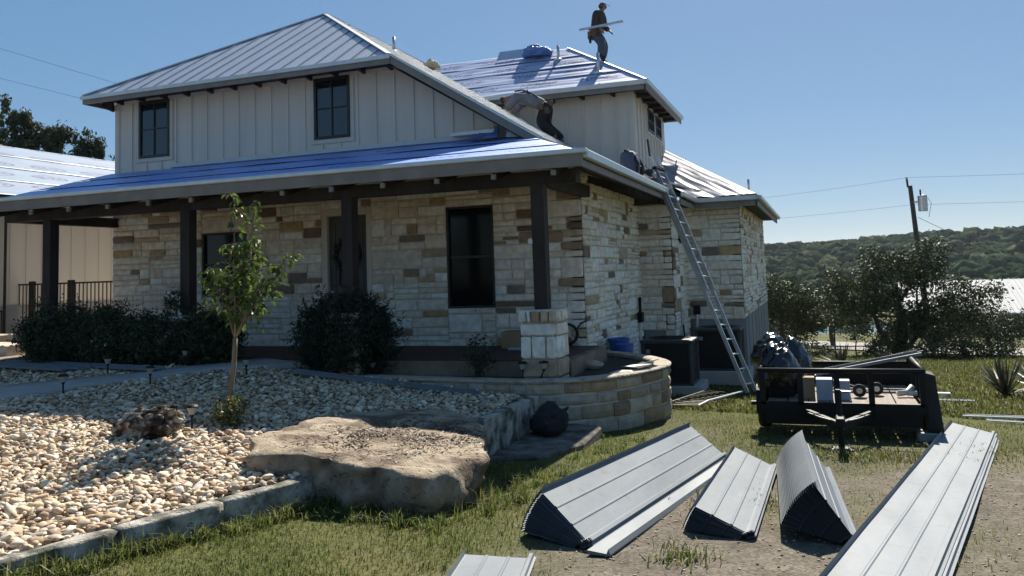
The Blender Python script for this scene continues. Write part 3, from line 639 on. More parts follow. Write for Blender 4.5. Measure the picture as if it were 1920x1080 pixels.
def unit_stone(w_, h_, dpt, seed):
    r = random.Random(seed); g = .009; ins = .013; a, b2 = w_/2-g, h_/2-g; c = min(.02, a*.3, b2*.3)
    ol = [(-a+c, -b2), (a-c, -b2), (a, -b2+c), (a, b2-c), (a-c, b2), (-a+c, b2), (-a, b2-c), (-a, -b2+c)]
    ol = [(x+r.uniform(-.005, .005), z+r.uniform(-.004, .004)) for x, z in ol]
    V = [(x, .01, z) for x, z in ol]+[(x, -dpt*.55, z) for x, z in ol]
    V += [(x*(1-ins/max(a, .03)), -dpt+r.uniform(-.010, .010), z*(1-ins/max(b2, .03))) for x, z in ol]+[(r.uniform(-.3, .3)*a, -dpt-.008+r.uniform(-.012, .010), r.uniform(-.3, .3)*b2)]
    F = [(i, (i+1) % 8, 8+(i+1) % 8, 8+i) for i in range(8)]+[(8+i, 8+(i+1) % 8, 16+(i+1) % 8, 16+i) for i in range(8)]+[(16+i, 16+(i+1) % 8, 24) for i in range(8)]
    return V, F
_sc = {}
def stone_mesh(w_, h_, dpt):
    key = (round(w_/.07), round(h_/.03), round(dpt*200)); v = random.randrange(2)
    if (key, v) not in _sc:
        kw, kh = max(key[0]*.07, .06), max(key[1]*.03, .05)
        V, F = unit_stone(kw, kh, dpt, hash((key, v)) & 0xffff); me = MB().add(V, F).mesh('stone'); me.materials.append(M['stone_o']); _sc[(key, v)] = (me, kw, kh)
    return _sc[(key, v)]
def place_stone(parent, O, ud, nd, rc, col, dpt):
    w_, h_ = rc[1]-rc[0], rc[3]-rc[2]; me, kw, kh = stone_mesh(w_, h_, dpt); o = bpy.data.objects.new('stone', me); C.objects.link(o)
    c = O+ud*(rc[0]+rc[1])/2+Vector((0, 0, (rc[2]+rc[3])/2)); bk = -nd
    rot = Matrix(((ud.x, bk.x, 0), (ud.y, bk.y, 0), (0, 0, 1))).to_4x4()
    o.matrix_basis = Matrix.Translation(c) @ rot @ Matrix.Diagonal((w_/kw, 1, h_/kh, 1)); o.color = (*col, 1); return attach(o, parent)
def flush_stones(stones, limit):
    stones.sort(key=lambda s: -s[0]); rest = {}
    for i, (wg, part, O, ud, nd, rc, col, dpt) in enumerate(stones):
        if i < limit: place_stone(part, O, ud, nd, rc, col, dpt)
        else: rest.setdefault(part.name, (part, []))[1].append((O, ud, nd, rc, col, dpt))
    for part, lst in rest.values():
        mb = MB(); cols = []
        for O, ud, nd, rc, col, dpt in lst:
            V, F = unit_stone(rc[1]-rc[0], rc[3]-rc[2], dpt, random.randrange(9999)); c = O+ud*(rc[0]+rc[1])/2+Vector((0, 0, (rc[2]+rc[3])/2))
            mb.add([c+ud*v[0]-nd*v[1]+Vector((0, 0, v[2])) for v in V], F); cols += [col]*len(V)
        me = mb.mesh('stones'); a = me.color_attributes.new('Col', 'FLOAT_COLOR', 'POINT'); cc = np.ones((len(cols), 4), np.float32); cc[:, :3] = cols; a.data.foreach_set('color', cc.ravel())
        tag(link('smaller_stones', me, M['stone_a'], part), kind='stuff')
# foundations
MB().box(-3.80, -3.13, 18.83, 19.2, -1.3, .18).build('foundation', M['foundation'], house)
MB().box(-3.05, -1.745, 20.97, 21.3, -1.5, .265).build('foundation', M['foundation'], house)
MB().prism([(-1.742, 21.0, -1.6), (-1.742, 30, -2.2), (-1.742, 30, .95), (-1.742, 21.0, .27)], (-.2, 0, 0)).build('foundation', M['foundation'], house)
fb = MB(); [fb.box(-1.742, -1.728, 21.6+i*1.2, 21.64+i*1.2, -1.5, .27+.068*(.6+i*1.2)*.95) for i in range(6)]; fb.build('panel_joint', M['foundation'], house)
# hidden bulk of the ground floor
MB().box(-14.45, -3.95, 14.25, 30, -.8, 3.3).build('inner_wall', M['siding'], house)
MB().box(-14.45, -1.95, 21.3, 29.9, -1.5, 3.2).build('inner_wall', M['siding'], house)
MB().box(-3.9, -3.32, 19.02, 21.2, -1.2, 3.1).build('inner_wall', M['siding'], house)

M['riser'] = mat('brown_stone_riser', (.15, .115, .08), (.24, .19, .14), rough=.9, scale=3, bump=.4)
# ------------------------------------------------------------------ pedestals, posts, deck
def pedestal(x):
    p = MB().box(x-.235, x+.235, 11.5-.235, 11.5+.235, -.35, 1.02).build('pedestal', M['mortar'], house); r = random.Random(int(x*100))
    for (O, ud, nd) in ((Vector((x-.265, 11.235, 0)), Vector((1, 0, 0)), Vector((0, -1, 0))), (Vector((x+.265, 11.235, 0)), Vector((0, 1, 0)), Vector((1, 0, 0)))):
        for z0, z1, k in ((-.3, .10, 2), (.10, .36, 1), (.36, .68, 3), (.68, .86, 1)):
            us = [0]+sorted(r.uniform(.15, .85) for _ in range(k-1))+[1] if k > 1 else [0, 1]
            if k == 3: us = [0, r.uniform(.25, .36), r.uniform(.62, .74), 1]
            for a, b2 in zip(us[:-1], us[1:]): place_stone(p, O, ud, nd, (a*.53, b2*.53, z0, z1), stone_col(r) if z0 > .3 else (.40, .30, .21), .03)
        us = [0, .22, .34, .58, .8, 1]
        for a, b2 in zip(us[:-1], us[1:]): place_stone(p, O, ud, nd, (a*.57-.02, b2*.57-.02, .87, 1.045), stone_col(r), .055)
    MB().box(x-.30, x+.30, 11.2, 11.8, 1.022, 1.05).build('cap', M['mortar'], p)
for x in (-13.42, -10.22, -7.0, -3.80):
    pedestal(x)
    MB().box(x-.10, x+.10, 11.40, 11.60, 1.05, 3.0).bev('post', M['wood_dark'], house, .01)
MB().box(-14.5, -3.20, 11.41, 11.59, 2.86, 3.06).bev('beam', M['wood_dark'], house, .01)
MB().box(-3.86, -3.68, 11.6, 14.0, 2.86, 3.06).bev('beam', M['wood_dark'], house, .01)
MB().box(-14.5, -14.32, 11.6, 14.0, 2.86, 3.06).bev('beam', M['wood_dark'], house, .01)
MB().box(-14.5, -3.63, 11.70, 13.99, .06, .29).build('porch_deck', M['deck'], house)
MB().box(-14.5, -3.63, 11.66, 11.70, -.25, .27).build('deck_riser', M['riser'], house)
MB().box(-3.63, -3.50, 11.8, 13.97, -.3, .28).build('deck_riser', M['riser'], house)
flush_stones(STONES, 300)

# ------------------------------------------------------------------ windows and doors
def fr(mb, ax, a0, a1, z0, z1, p0, p1, t):
    """rectangular ring; ax='x' lies in a y-plane, ax='y' in an x-plane; p0..p1 is the depth range"""
    for (s0, s1, q0, q1) in ((a0, a1, z1-t, z1), (a0, a1, z0, z0+t), (a0, a0+t, z0+t, z1-t), (a1-t, a1, z0+t, z1-t)):
        mb.box(s0, s1, p0, p1, q0, q1) if ax == 'x' else mb.box(p0, p1, s0, s1, q0, q1)
    return mb
def bx(ax, a0, a1, p0, p1, z0, z1): return MB().box(a0, a1, p0, p1, z0, z1) if ax == 'x' else MB().box(p0, p1, a0, a1, z0, z1)
def muntin_window(ax, a0, a1, z0, z1, P, s, trim=.09, nx=2, nz=2, panes=True):
    """P is the wall plane, s the outward sign"""
    q = lambda d0, d1: tuple(sorted((P+s*d0, P+s*d1)))
    f = fr(MB(), ax, a0, a1, z0, z1, *q(0, .045), .055).build('window', M['black'], house)
    fr(MB(), ax, a0-trim, a1+trim, z0-trim, z1+trim, *q(0, .028), trim-.002).bev('window_trim', M['trim'], f, .004)
    dx = (a1-a0-.11)/nx; dz = (z1-z0-.11)/nz
    for i in range(nx):
        for j in range(nz):
            bx(ax, a0+.055+i*dx, a0+.055+(i+1)*dx, *q(.004, .012), z0+.055+j*dz, z0+.055+(j+1)*dz).build('pane', M['glass'], f)
    for i in range(1, nx): bx(ax, a0+.055+i*dx-.012, a0+.055+i*dx+.012, *q(.012, .036), z0+.055, z1-.055).build('muntin', M['black'], f)
    for j in range(1, nz): bx(ax, a0+.055, a1-.055, *q(.012, .034), z0+.055+j*dz-.012, z0+.055+j*dz+.012).build('muntin', M['black'], f)
    return f
SY = 13.985                                   # siding face
muntin_window('x', -13.74, -12.91, 4.33, 5.58, SY, -1)
muntin_window('x', -9.27, -8.45, 4.35, 5.58, SY, -1)
# ground floor windows sit in openings of the stone wall
for (a0, a1, z0, z1, lab) in ((-6.46, -5.52, .97, 2.84, 'tall window with a dark solar screen'), (-12.08, -10.95, 1.30, 2.62, None)):
    f = fr(MB(), 'x', a0, a1, z0, z1, 13.99, 14.10, .04).build('window', M['black'], house)
    if lab: f['label'] = lab
    zm = (z0+z1)/2
    MB().box(a0+.04, a1-.04, 14.05, 14.06, z0+.04, zm-.02).build('pane', M['screen'], f); MB().box(a0+.04, a1-.04, 14.05, 14.06, zm+.02, z1-.04).build('pane', M['screen'], f)
    MB().box(a0+.04, a1-.04, 14.02, 14.07, zm-.02, zm+.02).build('meeting_rail', M['black'], f)
f = fr(MB(), 'y', 19.65, 20.30, 2.15, 2.78, -3.2, -3.1, .04).build('window', M['black'], house); MB().box(-3.17, -3.16, 19.69, 20.26, 2.19, 2.74).build('pane', M['screen'], f)
dr = MB().box(-9.03, -8.17, 14.075, 14.12, .31, 2.80).build('door', M['door'], house)
df = MB(); df.box(-9.16, -9.04, 13.99, 14.12, .29, 2.95).box(-8.16, -8.04, 13.99, 14.12, .29, 2.95).box(-9.04, -8.16, 13.99, 14.12, 2.81, 2.95); df.bev('door_frame', M['trim'], dr, .006)
for (a0, a1, z0, z1) in ((-8.93, -8.63, 1.25, 2.68), (-8.57, -8.27, 1.25, 2.68), (-8.93, -8.63, .45, 1.10), (-8.57, -8.27, .45, 1.10)):
    fr(MB(), 'x', a0, a1, z0, z1, 14.060, 14.075, .035).build('door_panel', M['door'], dr)
h_ = MB().tube([(-8.965, 14.03, 1.22), (-8.965, 14.0, 1.20), (-8.965, 14.0, 1.0), (-8.965, 14.03, .98)], .012).build('handle', M['steel'], dr)
MB().lathe([(.028, 0), (.028, .02), (.012, .03)], (-8.965, 14.05, 1.32), 12).build('deadbolt', M['steel'], dr)

# ------------------------------------------------------------------ upper siding walls
uw = MB().prism([(-14.4, SY, 3.2), (-3.95, SY, 3.2), (-3.95, SY, CAT(-3.95)-.22), (-7.15, SY, 5.50), (-7.15, SY, 5.66), (-14.4, SY, 5.66)], (0, .2, 0)).build('siding_wall', M['siding'], house)
i = 0; x = -14.36
while x < -4.4:
    top = 5.56 if x < -7.15 else CAT(x)-.26; segs = [(3.5, top)]
    for (a0, a1, z0, z1) in ((-13.74, -12.91, 4.33, 5.58), (-9.27, -8.45, 4.35, 5.58)):
        if a0-.12 < x < a1+.12: segs = [(3.5, z0-.10), (z1+.1, top)]
    for a, b2 in segs:
        if b2-a > .03: MB().box(x-.022, x+.022, SY-.032, SY, a, b2).build('batten', M['siding'], uw)
    i += 1; x += .405
MB().box(-14.42, -14.30, SY-.026, SY, 3.3, 5.6).build('corner_board', M['siding'], uw)
MB().box(-14.3, -7.2, SY-.024, SY, 5.56, 5.66).build('frieze_board', M['siding'], uw)
MB().box(-14.45, -14.25, 14.19, 28, 3.2, 5.6).build('siding_wall', M['siding'], house)
MB().box(-14.2, -8.2, 14.2, 27.8, 3.2, 5.6).build('inner_wall', M['siding'], house)
# rear right-hand upper block
dw = MB().box(-8.0, -3.87, 19.0, 23.2, 2.9, 5.86).build('siding_wall', M['siding'], house); dw['label'] = 'board walls of the rear upper block'
for k in range(10):
    x = -4.25-.41*k
    if x > -7.7: MB().box(x-.022, x+.022, 18.968, 19.0, max(3.2, CAT(x)-.2), 5.8).build('batten', M['siding'], dw)
MB().box(-3.97, -3.848, 18.976, 19.0, 3.0, 5.84).build('corner_board', M['siding'], dw); MB().box(-3.87, -3.846, 19.0, 19.12, 3.0, 5.84).build('corner_board', M['siding'], dw)
for k in range(9):
    y = 19.42+.41*k
    segs = [(3.2, 5.84)] if not (20.45 < y < 22.75) else [(3.2, 4.93)]
    for a, b2 in segs: MB().box(-3.87, -3.838, y-.022, y+.022, a, b2).build('batten', M['siding'], dw)
for (y0, y1) in ((20.65, 21.45), (21.72, 22.52)): muntin_window('y', y0, y1, 5.05, 5.62, -3.87, 1, .08, 3, 2)

# ------------------------------------------------------------------ roofs
SF = (8.06-5.71)/(17.1-13.4)
def hip_y(x): return 13.4+min((-7.26-x)*(3.7/3.74), (x+14.77)*(3.7/3.77))
def slab(name, poly, th, m, parent, down=True):
    P = [Vector(p) for p in poly]; return MB().prism(P, Vector((0, 0, -th))).build(name, m, parent)
mr = slab('metal_roof', [(-14.75, 13.42, 5.70-.03), (-7.29, 13.42, 5.70-.03), (-11, 17.06, 8.0)], .10, M['soffit'], house); mr['label'] = 'finished standing seam hip slope'
n_ = 19; wp = (14.77-7.26)/n_
for k in range(n_):
    xa = -14.77+k*wp; xb = xa+wp; ya, yb = hip_y(xa), hip_y(xb); zf = lambda y: 5.71+SF*(y-13.4); e = .003
    top = [(xb-e, yb, zf(yb))]+([(-11, 17.1, 8.06)] if xa < -11 < xb else [])+([(xa+e, ya, zf(ya))] if ya > 13.43 else [])
    poly = [(xa+e, 13.36, zf(13.36)), (xb-e, 13.36, zf(13.36))]+top
    if yb <= 13.43: poly = [(xa+e, 13.36, zf(13.36)), (xb-e, 13.36, zf(13.36)), (xa+e, ya, zf(ya))]
    mb = MB().prism(poly, (0, 0, -.012))
    mb.build('roof_panel', M['roofmetal'], mr)
    if ya > 13.6: MB().bar((xa, 13.35, zf(13.35)+.014), (xa, ya-.02, zf(ya-.02)+.014), .013, .036).build('seam', M['seam'], mr)
# left slope (towards the garage)
SL = (8.06-5.71)/(14.77-11)
ls = slab('metal_roof', [(-14.77, 13.4, 5.705), (-11, 17.1, 8.055), (-11, 28, 8.055), (-14.77, 28, 5.705)], .10, M['roofmetal'], house)
for p, q in (((-14.77, 13.4, 5.72), (-11, 17.1, 8.07)), ((-7.26, 13.4, 5.72), (-11, 17.1, 8.07)), ((-11, 17.1, 8.07), (-11, 26, 8.07))):
    MB().bar(p, q, .11, .03).build('ridge_cap', M['metal'], house)
# right long slope
rs = slab('metal_roof', [(-7.30, 13.44, CAT(-7.3)-.03), (-11, 17.1, 8.02), (-11, 26, 8.02), (-11, 26, 8.02), (-4.1, 26, CAT(-4.1)-.4), (-4.1, 13.44, 3.69)], .10, M['soffit'], house); rs['label'] = 'long metal slope running down to the side eave'
y = 13.38; 
while y < 25.8:
    yb = y+.41; e = .003
    def xtop(yy): return max(-11, -7.26-(yy-13.4)*(3.74/3.7)) if yy > 13.4 else -7.26
    def xbot(yy): return -2.97 if yy <= 18.3 else (-3.87 if yy <= 19.0 else max(-10.9, -7.49-(yy-18.5)*(2.68/2.6)))
    x0a, x0b = xtop(y), xtop(yb); xm = (y+yb)/2; xe = xbot(xm)
    if xe > -4.0:
        P = [(x0a, y+e, CAT(x0a)), (-4.1, y+e, CAT(-4.1)), (xe, y+e, 3.72+(-4.1-xe)*.442), (xe, yb-e, 3.72+(-4.1-xe)*.442), (-4.1, yb-e, CAT(-4.1)), (x0b, yb-e, CAT(x0b))]
        mb = MB(); mb.add(P+[(a, b2, c-.012) for a, b2, c in P], [(0, 1, 4, 5), (1, 2, 3, 4), (11, 10, 7, 6), (10, 9, 8, 7), (0, 6, 7, 1), (1, 7, 8, 2), (2, 8, 9, 3), (3, 9, 10, 4), (4, 10, 11, 5), (5, 11, 6, 0)])
        mb.bar((x0a+.03, y, CAT(x0a+.03)+.018), (-4.1, y, CAT(-4.1)+.018), .022, .045).bar((-4.1, y, CAT(-4.1)+.018), (xe+.03, y, 3.72+(-4.1-xe)*.442+.012), .022, .045)
    else:
        P = [(x0a, y+e, CAT(x0a)), (xe, y+e, CAT(xe)), (xe, yb-e, CAT(xe)), (x0b, yb-e, CAT(x0b))]; mb = MB().prism(P, (0, 0, -.012))
        mb.bar((x0a+.03, y, CAT(x0a+.03)+.018), (xe, y, CAT(xe)+.018), .022, .045)
    mb.build('roof_panel', M['metal'], rs); y = yb
# lower corner in front of the gable edge
for k in range(6):
    ya, yb = 11.0+k*.4, 11.4+k*.4; hx_ = lambda yy: -2.97-.626*(yy-11); zz = lambda xx: 3.22+.442*(-2.97-xx)
    P = [(hx_(ya+.003), ya+.003, zz(hx_(ya))+.004), (-2.95, ya+.003, zz(-2.95)+.004), (-2.95, yb-.003, zz(-2.95)+.004), (hx_(yb), yb-.003, zz(hx_(yb))+.004)]
    mb = MB().prism(P, (0, 0, -.012)); mb.bar((hx_(ya), ya, zz(hx_(ya))+.02), (-2.93, ya, zz(-2.93)+.02), .022, .04); mb.build('roof_panel', M['metal'], rs)
slab('roof_deck', [(-2.98, 11.05, 3.19), (-2.98, 18.3, 3.19), (-4.12, 18.3, 3.68), (-4.12, 13.0, 3.68)], .07, M['soffit'], house)
# rake boards and edge metal along the gable edge
MB().bar((-7.24, 13.405, 5.61), (-4.1, 13.405, CAT(-4.1)-.10), .03, .12, up=(.53, 0, .85)).build('rake_board', M['fascia'], house)
MB().bar((-7.24, 13.385, 5.705), (-4.02, 13.385, CAT(-4.02)), .05, .032, up=(.53, 0, .85)).build('rake_trim', M['gutter'], house)
MB().prism([(-7.3, 13.42, 5.54), (-4.3, 13.42, CAT(-4.3)-.17), (-4.3, SY, CAT(-4.3)-.17), (-7.3, SY, 5.54)], (0, 0, -.02)).build('soffit', M['soffit'], house)
# upper eave: fascia, drip edge, rafters
MB().box(-14.74, -7.24, 13.38, 13.42, 5.53, 5.66).build('fascia', M['fascia'], house); MB().box(-14.78, -7.22, 13.345, 13.38, 5.625, 5.70).build('drip_edge', M['gutter'], house)
MB().box(-14.76, -14.72, 13.42, 28, 5.53, 5.66).build('fascia', M['fascia'], house)
MB().box(-14.7, -7.3, 13.42, SY, 5.64, 5.66).build('soffit', M['soffit'], house)
for k in range(12):
    x = -14.1+k*.605; MB().prism([(x-.03, 13.43, 5.59), (x-.03, 13.43, 5.635), (x-.03, SY-.12, 5.635), (x-.03, SY-.12, 5.53)], (.06, 0, 0)).build('rafter_tail', M['wood_dark'], house)
for k in range(3):
    y = 13.9+k*.8; MB().prism([(-14.70, y-.035, 5.55), (-14.70, y-.035, 5.63), (-14.42, y-.035, 5.63), (-14.42, y-.035, 5.42)], (0, .07, 0)).build('rafter_tail', M['wood_dark'], house)

# porch roof
SP = (4.05-3.22)/3.0
def cloth(P00, P10, P11, P01, nu, nv, amp, fu, fv, seed, lift=0., lapv=True):
    """rippled sheet over a bilinear patch"""
    P00, P10, P11, P01 = map(Vector, (P00, P10, P11, P01)); nrm = (P10-P00).cross(P01-P00).normalized(); V = []
    if nrm.z < 0: nrm = -nrm
    for j in range(nv+1):
        for i2 in range(nu+1):
            a, b2 = i2/nu, j/nv; p = (P00*(1-a)+P10*a)*(1-b2)+(P01*(1-a)+P11*a)*b2
            U = (P10-P00).length*a; Vv = (P01-P00).length*b2
            k = mnoise.noise(Vector((U*fu, Vv*fv, seed)))+.5*mnoise.noise(Vector((U*fu*2.3, Vv*fv*2.7, seed+5)))
            edge = min(1, 6*a, 6*(1-a)); V.append(p+nrm*(lift+.012+amp*k*edge+(.016*(1-b2)**6 if lapv else 0)))
    F = [(j*(nu+1)+i2, j*(nu+1)+i2+1, (j+1)*(nu+1)+i2+1, (j+1)*(nu+1)+i2) for j in range(nv) for i2 in range(nu)]
    return V, F
def sheet(P00, P10, P11, P01, nu, nv, amp, fu, fv, seed, m, parent, lift=0.):
    V, F = cloth(P00, P10, P11, P01, nu, nv, amp, fu, fv, seed, lift); o = MB().add(V, F).build('underlayment_sheet', m, parent, smooth=True)
    s_ = o.modifiers.new('thickness', 'SOLIDIFY'); s_.thickness = .004; s_.offset = -1; return o
pr = slab('porch_roof', [(-14.55, 11.02, 3.20), (-2.99, 11.02, 3.20), (-4.87, 14.02, 4.03), (-14.55, 14.02, 4.03)], .09, M['soffit'], house)
for k in range(3):
    y0, y1 = 11.0+k, 12.02+k; rx = lambda yy: -2.97-.626*(yy-11)
    y1 = min(y1, 14.0); sheet((-14.57, y0, 3.22+SP*(y0-11)), (rx(y0), y0, 3.22+SP*(y0-11)), (rx(y1), y1, 3.22+SP*(y1-11)), (-14.57, y1, 3.22+SP*(y1-11)), 150, 14, .012, .5, 4.0, k*3, M['ul_porch'], pr)
MB().prism([(-12.8, 13.93, 4.045), (-12.8, 13.965, 4.15), (-12.8, 13.935, 4.15), (-12.8, 13.87, 4.06)], (7.0, 0, 0)).build('wall_flashing', M['drip'], pr)
MB().box(-14.6, -2.90, 10.92, 11.02, 3.205, 3.275).bev('gutter', M['gutter'], house, .012); MB().box(-14.6, -2.98, 10.955, 11.03, 3.03, 3.205).build('fascia', M['fascia'], house)
MB().box(-3.02, -2.90, 11.02, 18.25, 3.145, 3.265).bev('gutter', M['gutter'], house, .012); MB().box(-3.03, -2.985, 11.03, 18.3, 3.03, 3.145).build('fascia', M['fascia'], house)
MB().prism([(-3.0, 11.03, 3.06), (-3.0, 18.28, 3.06), (-3.84, 18.28, 3.35), (-3.84, 14.0, 3.35)], (0, 0, -.025)).build('soffit', M['soffit'], house)
for k in range(13):
    x = -14.2+k*.9; ye = 13.99 if x < -5 else 11.6; MB().prism([(x-.03, 11.03, 2.93), (x-.03, 11.03, 3.10), (x-.03, ye, 3.10+.277*(ye-11.03)), (x-.03, ye, 2.93+.267*(ye-11.03))], (.06, 0, 0)).build('rafter', M['wood_dark'], house)
    MB().box(x-.035, x+.035, 10.96, 11.0, 2.93, 3.0).build('rafter_end', M['fascia'], house)
for k in range(8):
    y = 14.4+k*.52; MB().prism([(-3.06, y-.02, 2.93), (-3.06, y-.02, 3.03), (-3.84, y-.02, 3.30), (-3.84, y-.02, 3.16)], (0, .04, 0)).build('rafter', M['wood_dark'], house)
# rear block roof
d1 = slab('rear_roof', [(-7.35, 18.53, 5.83), (-3.48, 18.53, 5.83), (-6.0, 21.08, 7.50), (-10.1, 21.08, 7.50)], .09, M['soffit'], house)
slab('roof_deck', [(-3.47, 18.53, 5.83), (-3.47, 23.67, 5.83), (-6.0, 21.1, 7.50)], .09, M['soffit'], house)
slab('roof_deck', [(-3.5, 23.7, 5.83), (-7.4, 23.7, 5.83), (-10.1, 21.12, 7.50), (-6.0, 21.12, 7.50)], .09, M['soffit'], house)
LE = lambda v: Vector((-7.49, 18.5, 5.85)).lerp(Vector((-10.17, 21.1, 7.54)), v); RE = lambda v: Vector((-3.45, 18.5, 5.85)).lerp(Vector((-6.0, 21.1, 7.54)), v)
for k in range(4):
    v0, v1 = k/4, min(1, (k+1)/4+.012); sheet(LE(v0), RE(v0), RE(v1), LE(v1), 110, 14, .022, .45, 4.5, 20+k*2, M['ul_house'], d1)
sheet((-3.45, 18.5, 5.85), (-3.45, 23.7, 5.85), (-6.0, 21.12, 7.54), (-6.0, 21.1, 7.54), 40, 14, .01, .5, 3, 40, M['ul_house'], d1)
MB().box(-7.45, -3.44, 18.44, 18.5, 5.77, 5.875).build('drip_edge', M['drip'], house); MB().box(-7.45, -3.46, 18.5, 18.54, 5.66, 5.77).build('fascia', M['fascia'], house)
MB().box(-3.45, -3.39, 18.44, 23.72, 5.77, 5.875).build('drip_edge', M['gutter'], house); MB().box(-3.49, -3.45, 18.5, 23.7, 5.66, 5.77).build('fascia', M['fascia'], house)
MB().box(-7.4, -3.49, 18.54, 18.98, 5.735, 5.75).build('soffit', M['soffit'], house); MB().box(-3.86, -3.49, 18.98, 23.66, 5.735, 5.75).build('soffit', M['soffit'], house)
for p, q in (((-3.45, 18.5, 5.885), (-6.0, 21.1, 7.575)),): MB().bar(p, q, .05, .02).build('hip_strip', M['drip'], house)
for k in range(5): MB().box(-4.3-k*.75-.03, -4.3-k*.75+.03, 18.56, 18.97, 5.64, 5.73).build('rafter_tail', M['wood_dark'], house)
for k in range(6): MB().box(-3.84, -3.52, 19.3+k*.72, 19.36+k*.72, 5.64, 5.73).build('rafter_tail', M['wood_dark'], house)
# vent pipes
def vent(p, h, r=.038, boot=True):
    o = MB().tube([p, (p[0], p[1], p[2]+h)], r, 10).build('vent_pipe', M['steel'], house, smooth=True)
    if boot: MB().lathe([(.12, -.06), (.11, -.01), (.055, .02), (r+.004, .04)], p, 14).build('pipe_boot', M['drip'], o)
RS = 1.69/2.6
vent((-6.06, 20.39, 5.85+RS*1.89+.03), .36); vent((-4.72, 19.23, 5.85+RS*.73+.03), .46); vent((-9.55, 17.9, CAT(-9.55)), .36)
# wing roof (lower right)
wr_ = slab('wing_roof', [(-2.79, 20.53, 3.17), (-1.3, 20.53, 3.17), (-3.86, 23.07, 4.76), (-3.86, 21.62, 3.86)], .09, M['soffit'], house)
slab('roof_deck', [(-1.29, 20.53, 3.20), (-1.29, 30.5, 3.20), (-5.0, 30.5, 5.5), (-5.0, 24.2, 5.5)], .09, M['soffit'], house)
V0 = Vector((-2.80, 20.5, 3.22)); sheet((-2.80, 20.5, 3.22), (-1.28, 20.5, 3.22), (-3.87, 23.09, 4.83), (-3.87, 21.62, 3.93), 110, 60, .032, 2.8, .8, 60, M['ul_wing'], wr_, .02)
sheet((-1.28, 20.5, 3.22), (-1.28, 30.5, 3.22), (-5.0, 30.5, 5.53), (-3.87, 23.09, 4.83), 60, 30, .02, .6, 2, 66, M['ul_wing'], wr_)
MB().box(-2.80, -1.24, 20.40, 20.5, 3.13, 3.235).bev('gutter', M['drip'], house, .01); MB().box(-2.80, -1.3, 20.5, 20.54, 2.99, 3.13).build('fascia', M['fascia'], house)
MB().box(-1.28, -1.18, 20.40, 30.55, 3.13, 3.225).bev('gutter', M['gutter'], house, .01); MB().box(-1.33, -1.285, 20.5, 30.5, 2.99, 3.13).build('fascia', M['fascia'], house)
MB().box(-2.8, -1.34, 20.54, 20.97, 3.10, 3.12).build('soffit', M['soffit'], house); MB().box(-1.76, -1.34, 20.97, 30.45, 3.10, 3.12).build('soffit', M['soffit'], house)
# bump-out roof facing right
br = slab('bump_roof', [(-2.77, 18.4, 3.18), (-2.77, 20.5, 3.18), (-3.86, 21.58, 3.86), (-3.86, 18.4, 3.86)], .09, M['soffit'], house)
sheet((-2.76, 18.36, 3.22), (-2.76, 20.5, 3.22), (-3.87, 21.6, 3.91), (-3.87, 18.36, 3.91), 40, 20, .02, 1.5, 2, 70, M['ul_wing'], br)
MB().box(-2.77, -2.68, 18.34, 20.40, 3.13, 3.235).bev('gutter', M['gutter'], house, .01); MB().box(-2.81, -2.77, 18.38, 20.5, 2.97, 3.13).build('fascia', M['fascia'], house)
MB().prism([(-2.9, 18.36, 3.0), (-3.86, 18.36, 3.0), (-3.86, 18.36, 3.86), (-2.82, 18.36, 3.2)], (0, .04, 0)).build('fascia', M['wood_dark'], house)
MB().box(-3.84, -2.82, 18.4, 20.9, 3.04, 3.06).build('soffit', M['soffit'], house)
vent((-1.55, 21.6, 3.45), .28, .03, False)
# conduits, meter and pipes on the right-hand side
MB().tube([(-3.78, 18.25, .55), (-3.78, 18.25, -1.0)], .028, 8).build('downpipe', M['pvc'], house)
bxo = MB().box(-3.82, -3.70, 18.12, 18.32, .40, .62).bev('meter_box', M['blackpaint'], house, .01); MB().tube([(-3.76, 18.22, .62), (-3.76, 18.22, .95)], .035, 8).build('conduit', M['blackpaint'], bxo)
MB().box(-3.07, -3.02, 19.45, 19.6, .25, .60).bev('switch_box', M['steel'], house, .008)
MB().tube([(-3.03, 19.5, .25), (-3.0, 19.45, -.1), (-2.95, 19.35, -.5)], .02, 8).build('conduit', M['blackpaint'], house)
MB().box(-2.98, -2.82, 20.85, 20.96, .40, .62).bev('switch_box', M['blackpaint'], house, .01); MB().tube([(-2.9, 20.9, .4), (-2.92, 20.9, -.2), (-2.92, 20.9, -.7)], .045, 8).build('conduit', M['steel'], house)
MB().lathe([(.035, 0), (.035, .06), (.02, .08)], (-3.92, 11.385, 2.0), 10).build('porch_camera', M['white'], house)
# ------------------------------------------------------------------ curved planter
def catmull(P, k):
    out = []
    for i in range(len(P)-1):
        p0, p1, p2, p3 = (Vector(P[max(i-1, 0)]), Vector(P[i]), Vector(P[i+1]), Vector(P[min(i+2, len(P)-1)]))
        for j in range(k):
            t = j/k; out.append(.5*((2*p1)+(p2-p0)*t+(2*p0-5*p1+4*p2-p3)*t*t+(3*p1-p0-3*p2+p3)*t**3))
    return out+[Vector(P[-1])]
RIM = [(-8.05, 11.50), (-6.4, 11.11), (-4.33, 10.90), (-3.42, 10.99), (-2.80, 11.49), (-2.43, 12.32), (-2.30, 12.94), (-2.51, 13.68), (-3.24, 14.59), (-3.80, 15.0)]
rp = catmull([(x, y, 0) for x, y in RIM], 14)
def tangent(P, i): return (P[min(i+1, len(P)-1)]-P[max(i-1, 0)]).normalized()
plan = thing('stone_planter', 'curved limestone planter wall wrapping the right end of the porch', 'planter', (-3.2, 12.5, -.65))
out_ = [p for p in rp]; inn = [p+Vector((-tangent(rp, i).y, tangent(rp, i).x, 0))*.20 for i, p in enumerate(rp)]
ZB, ZT = -.95, .07; n = len(rp)
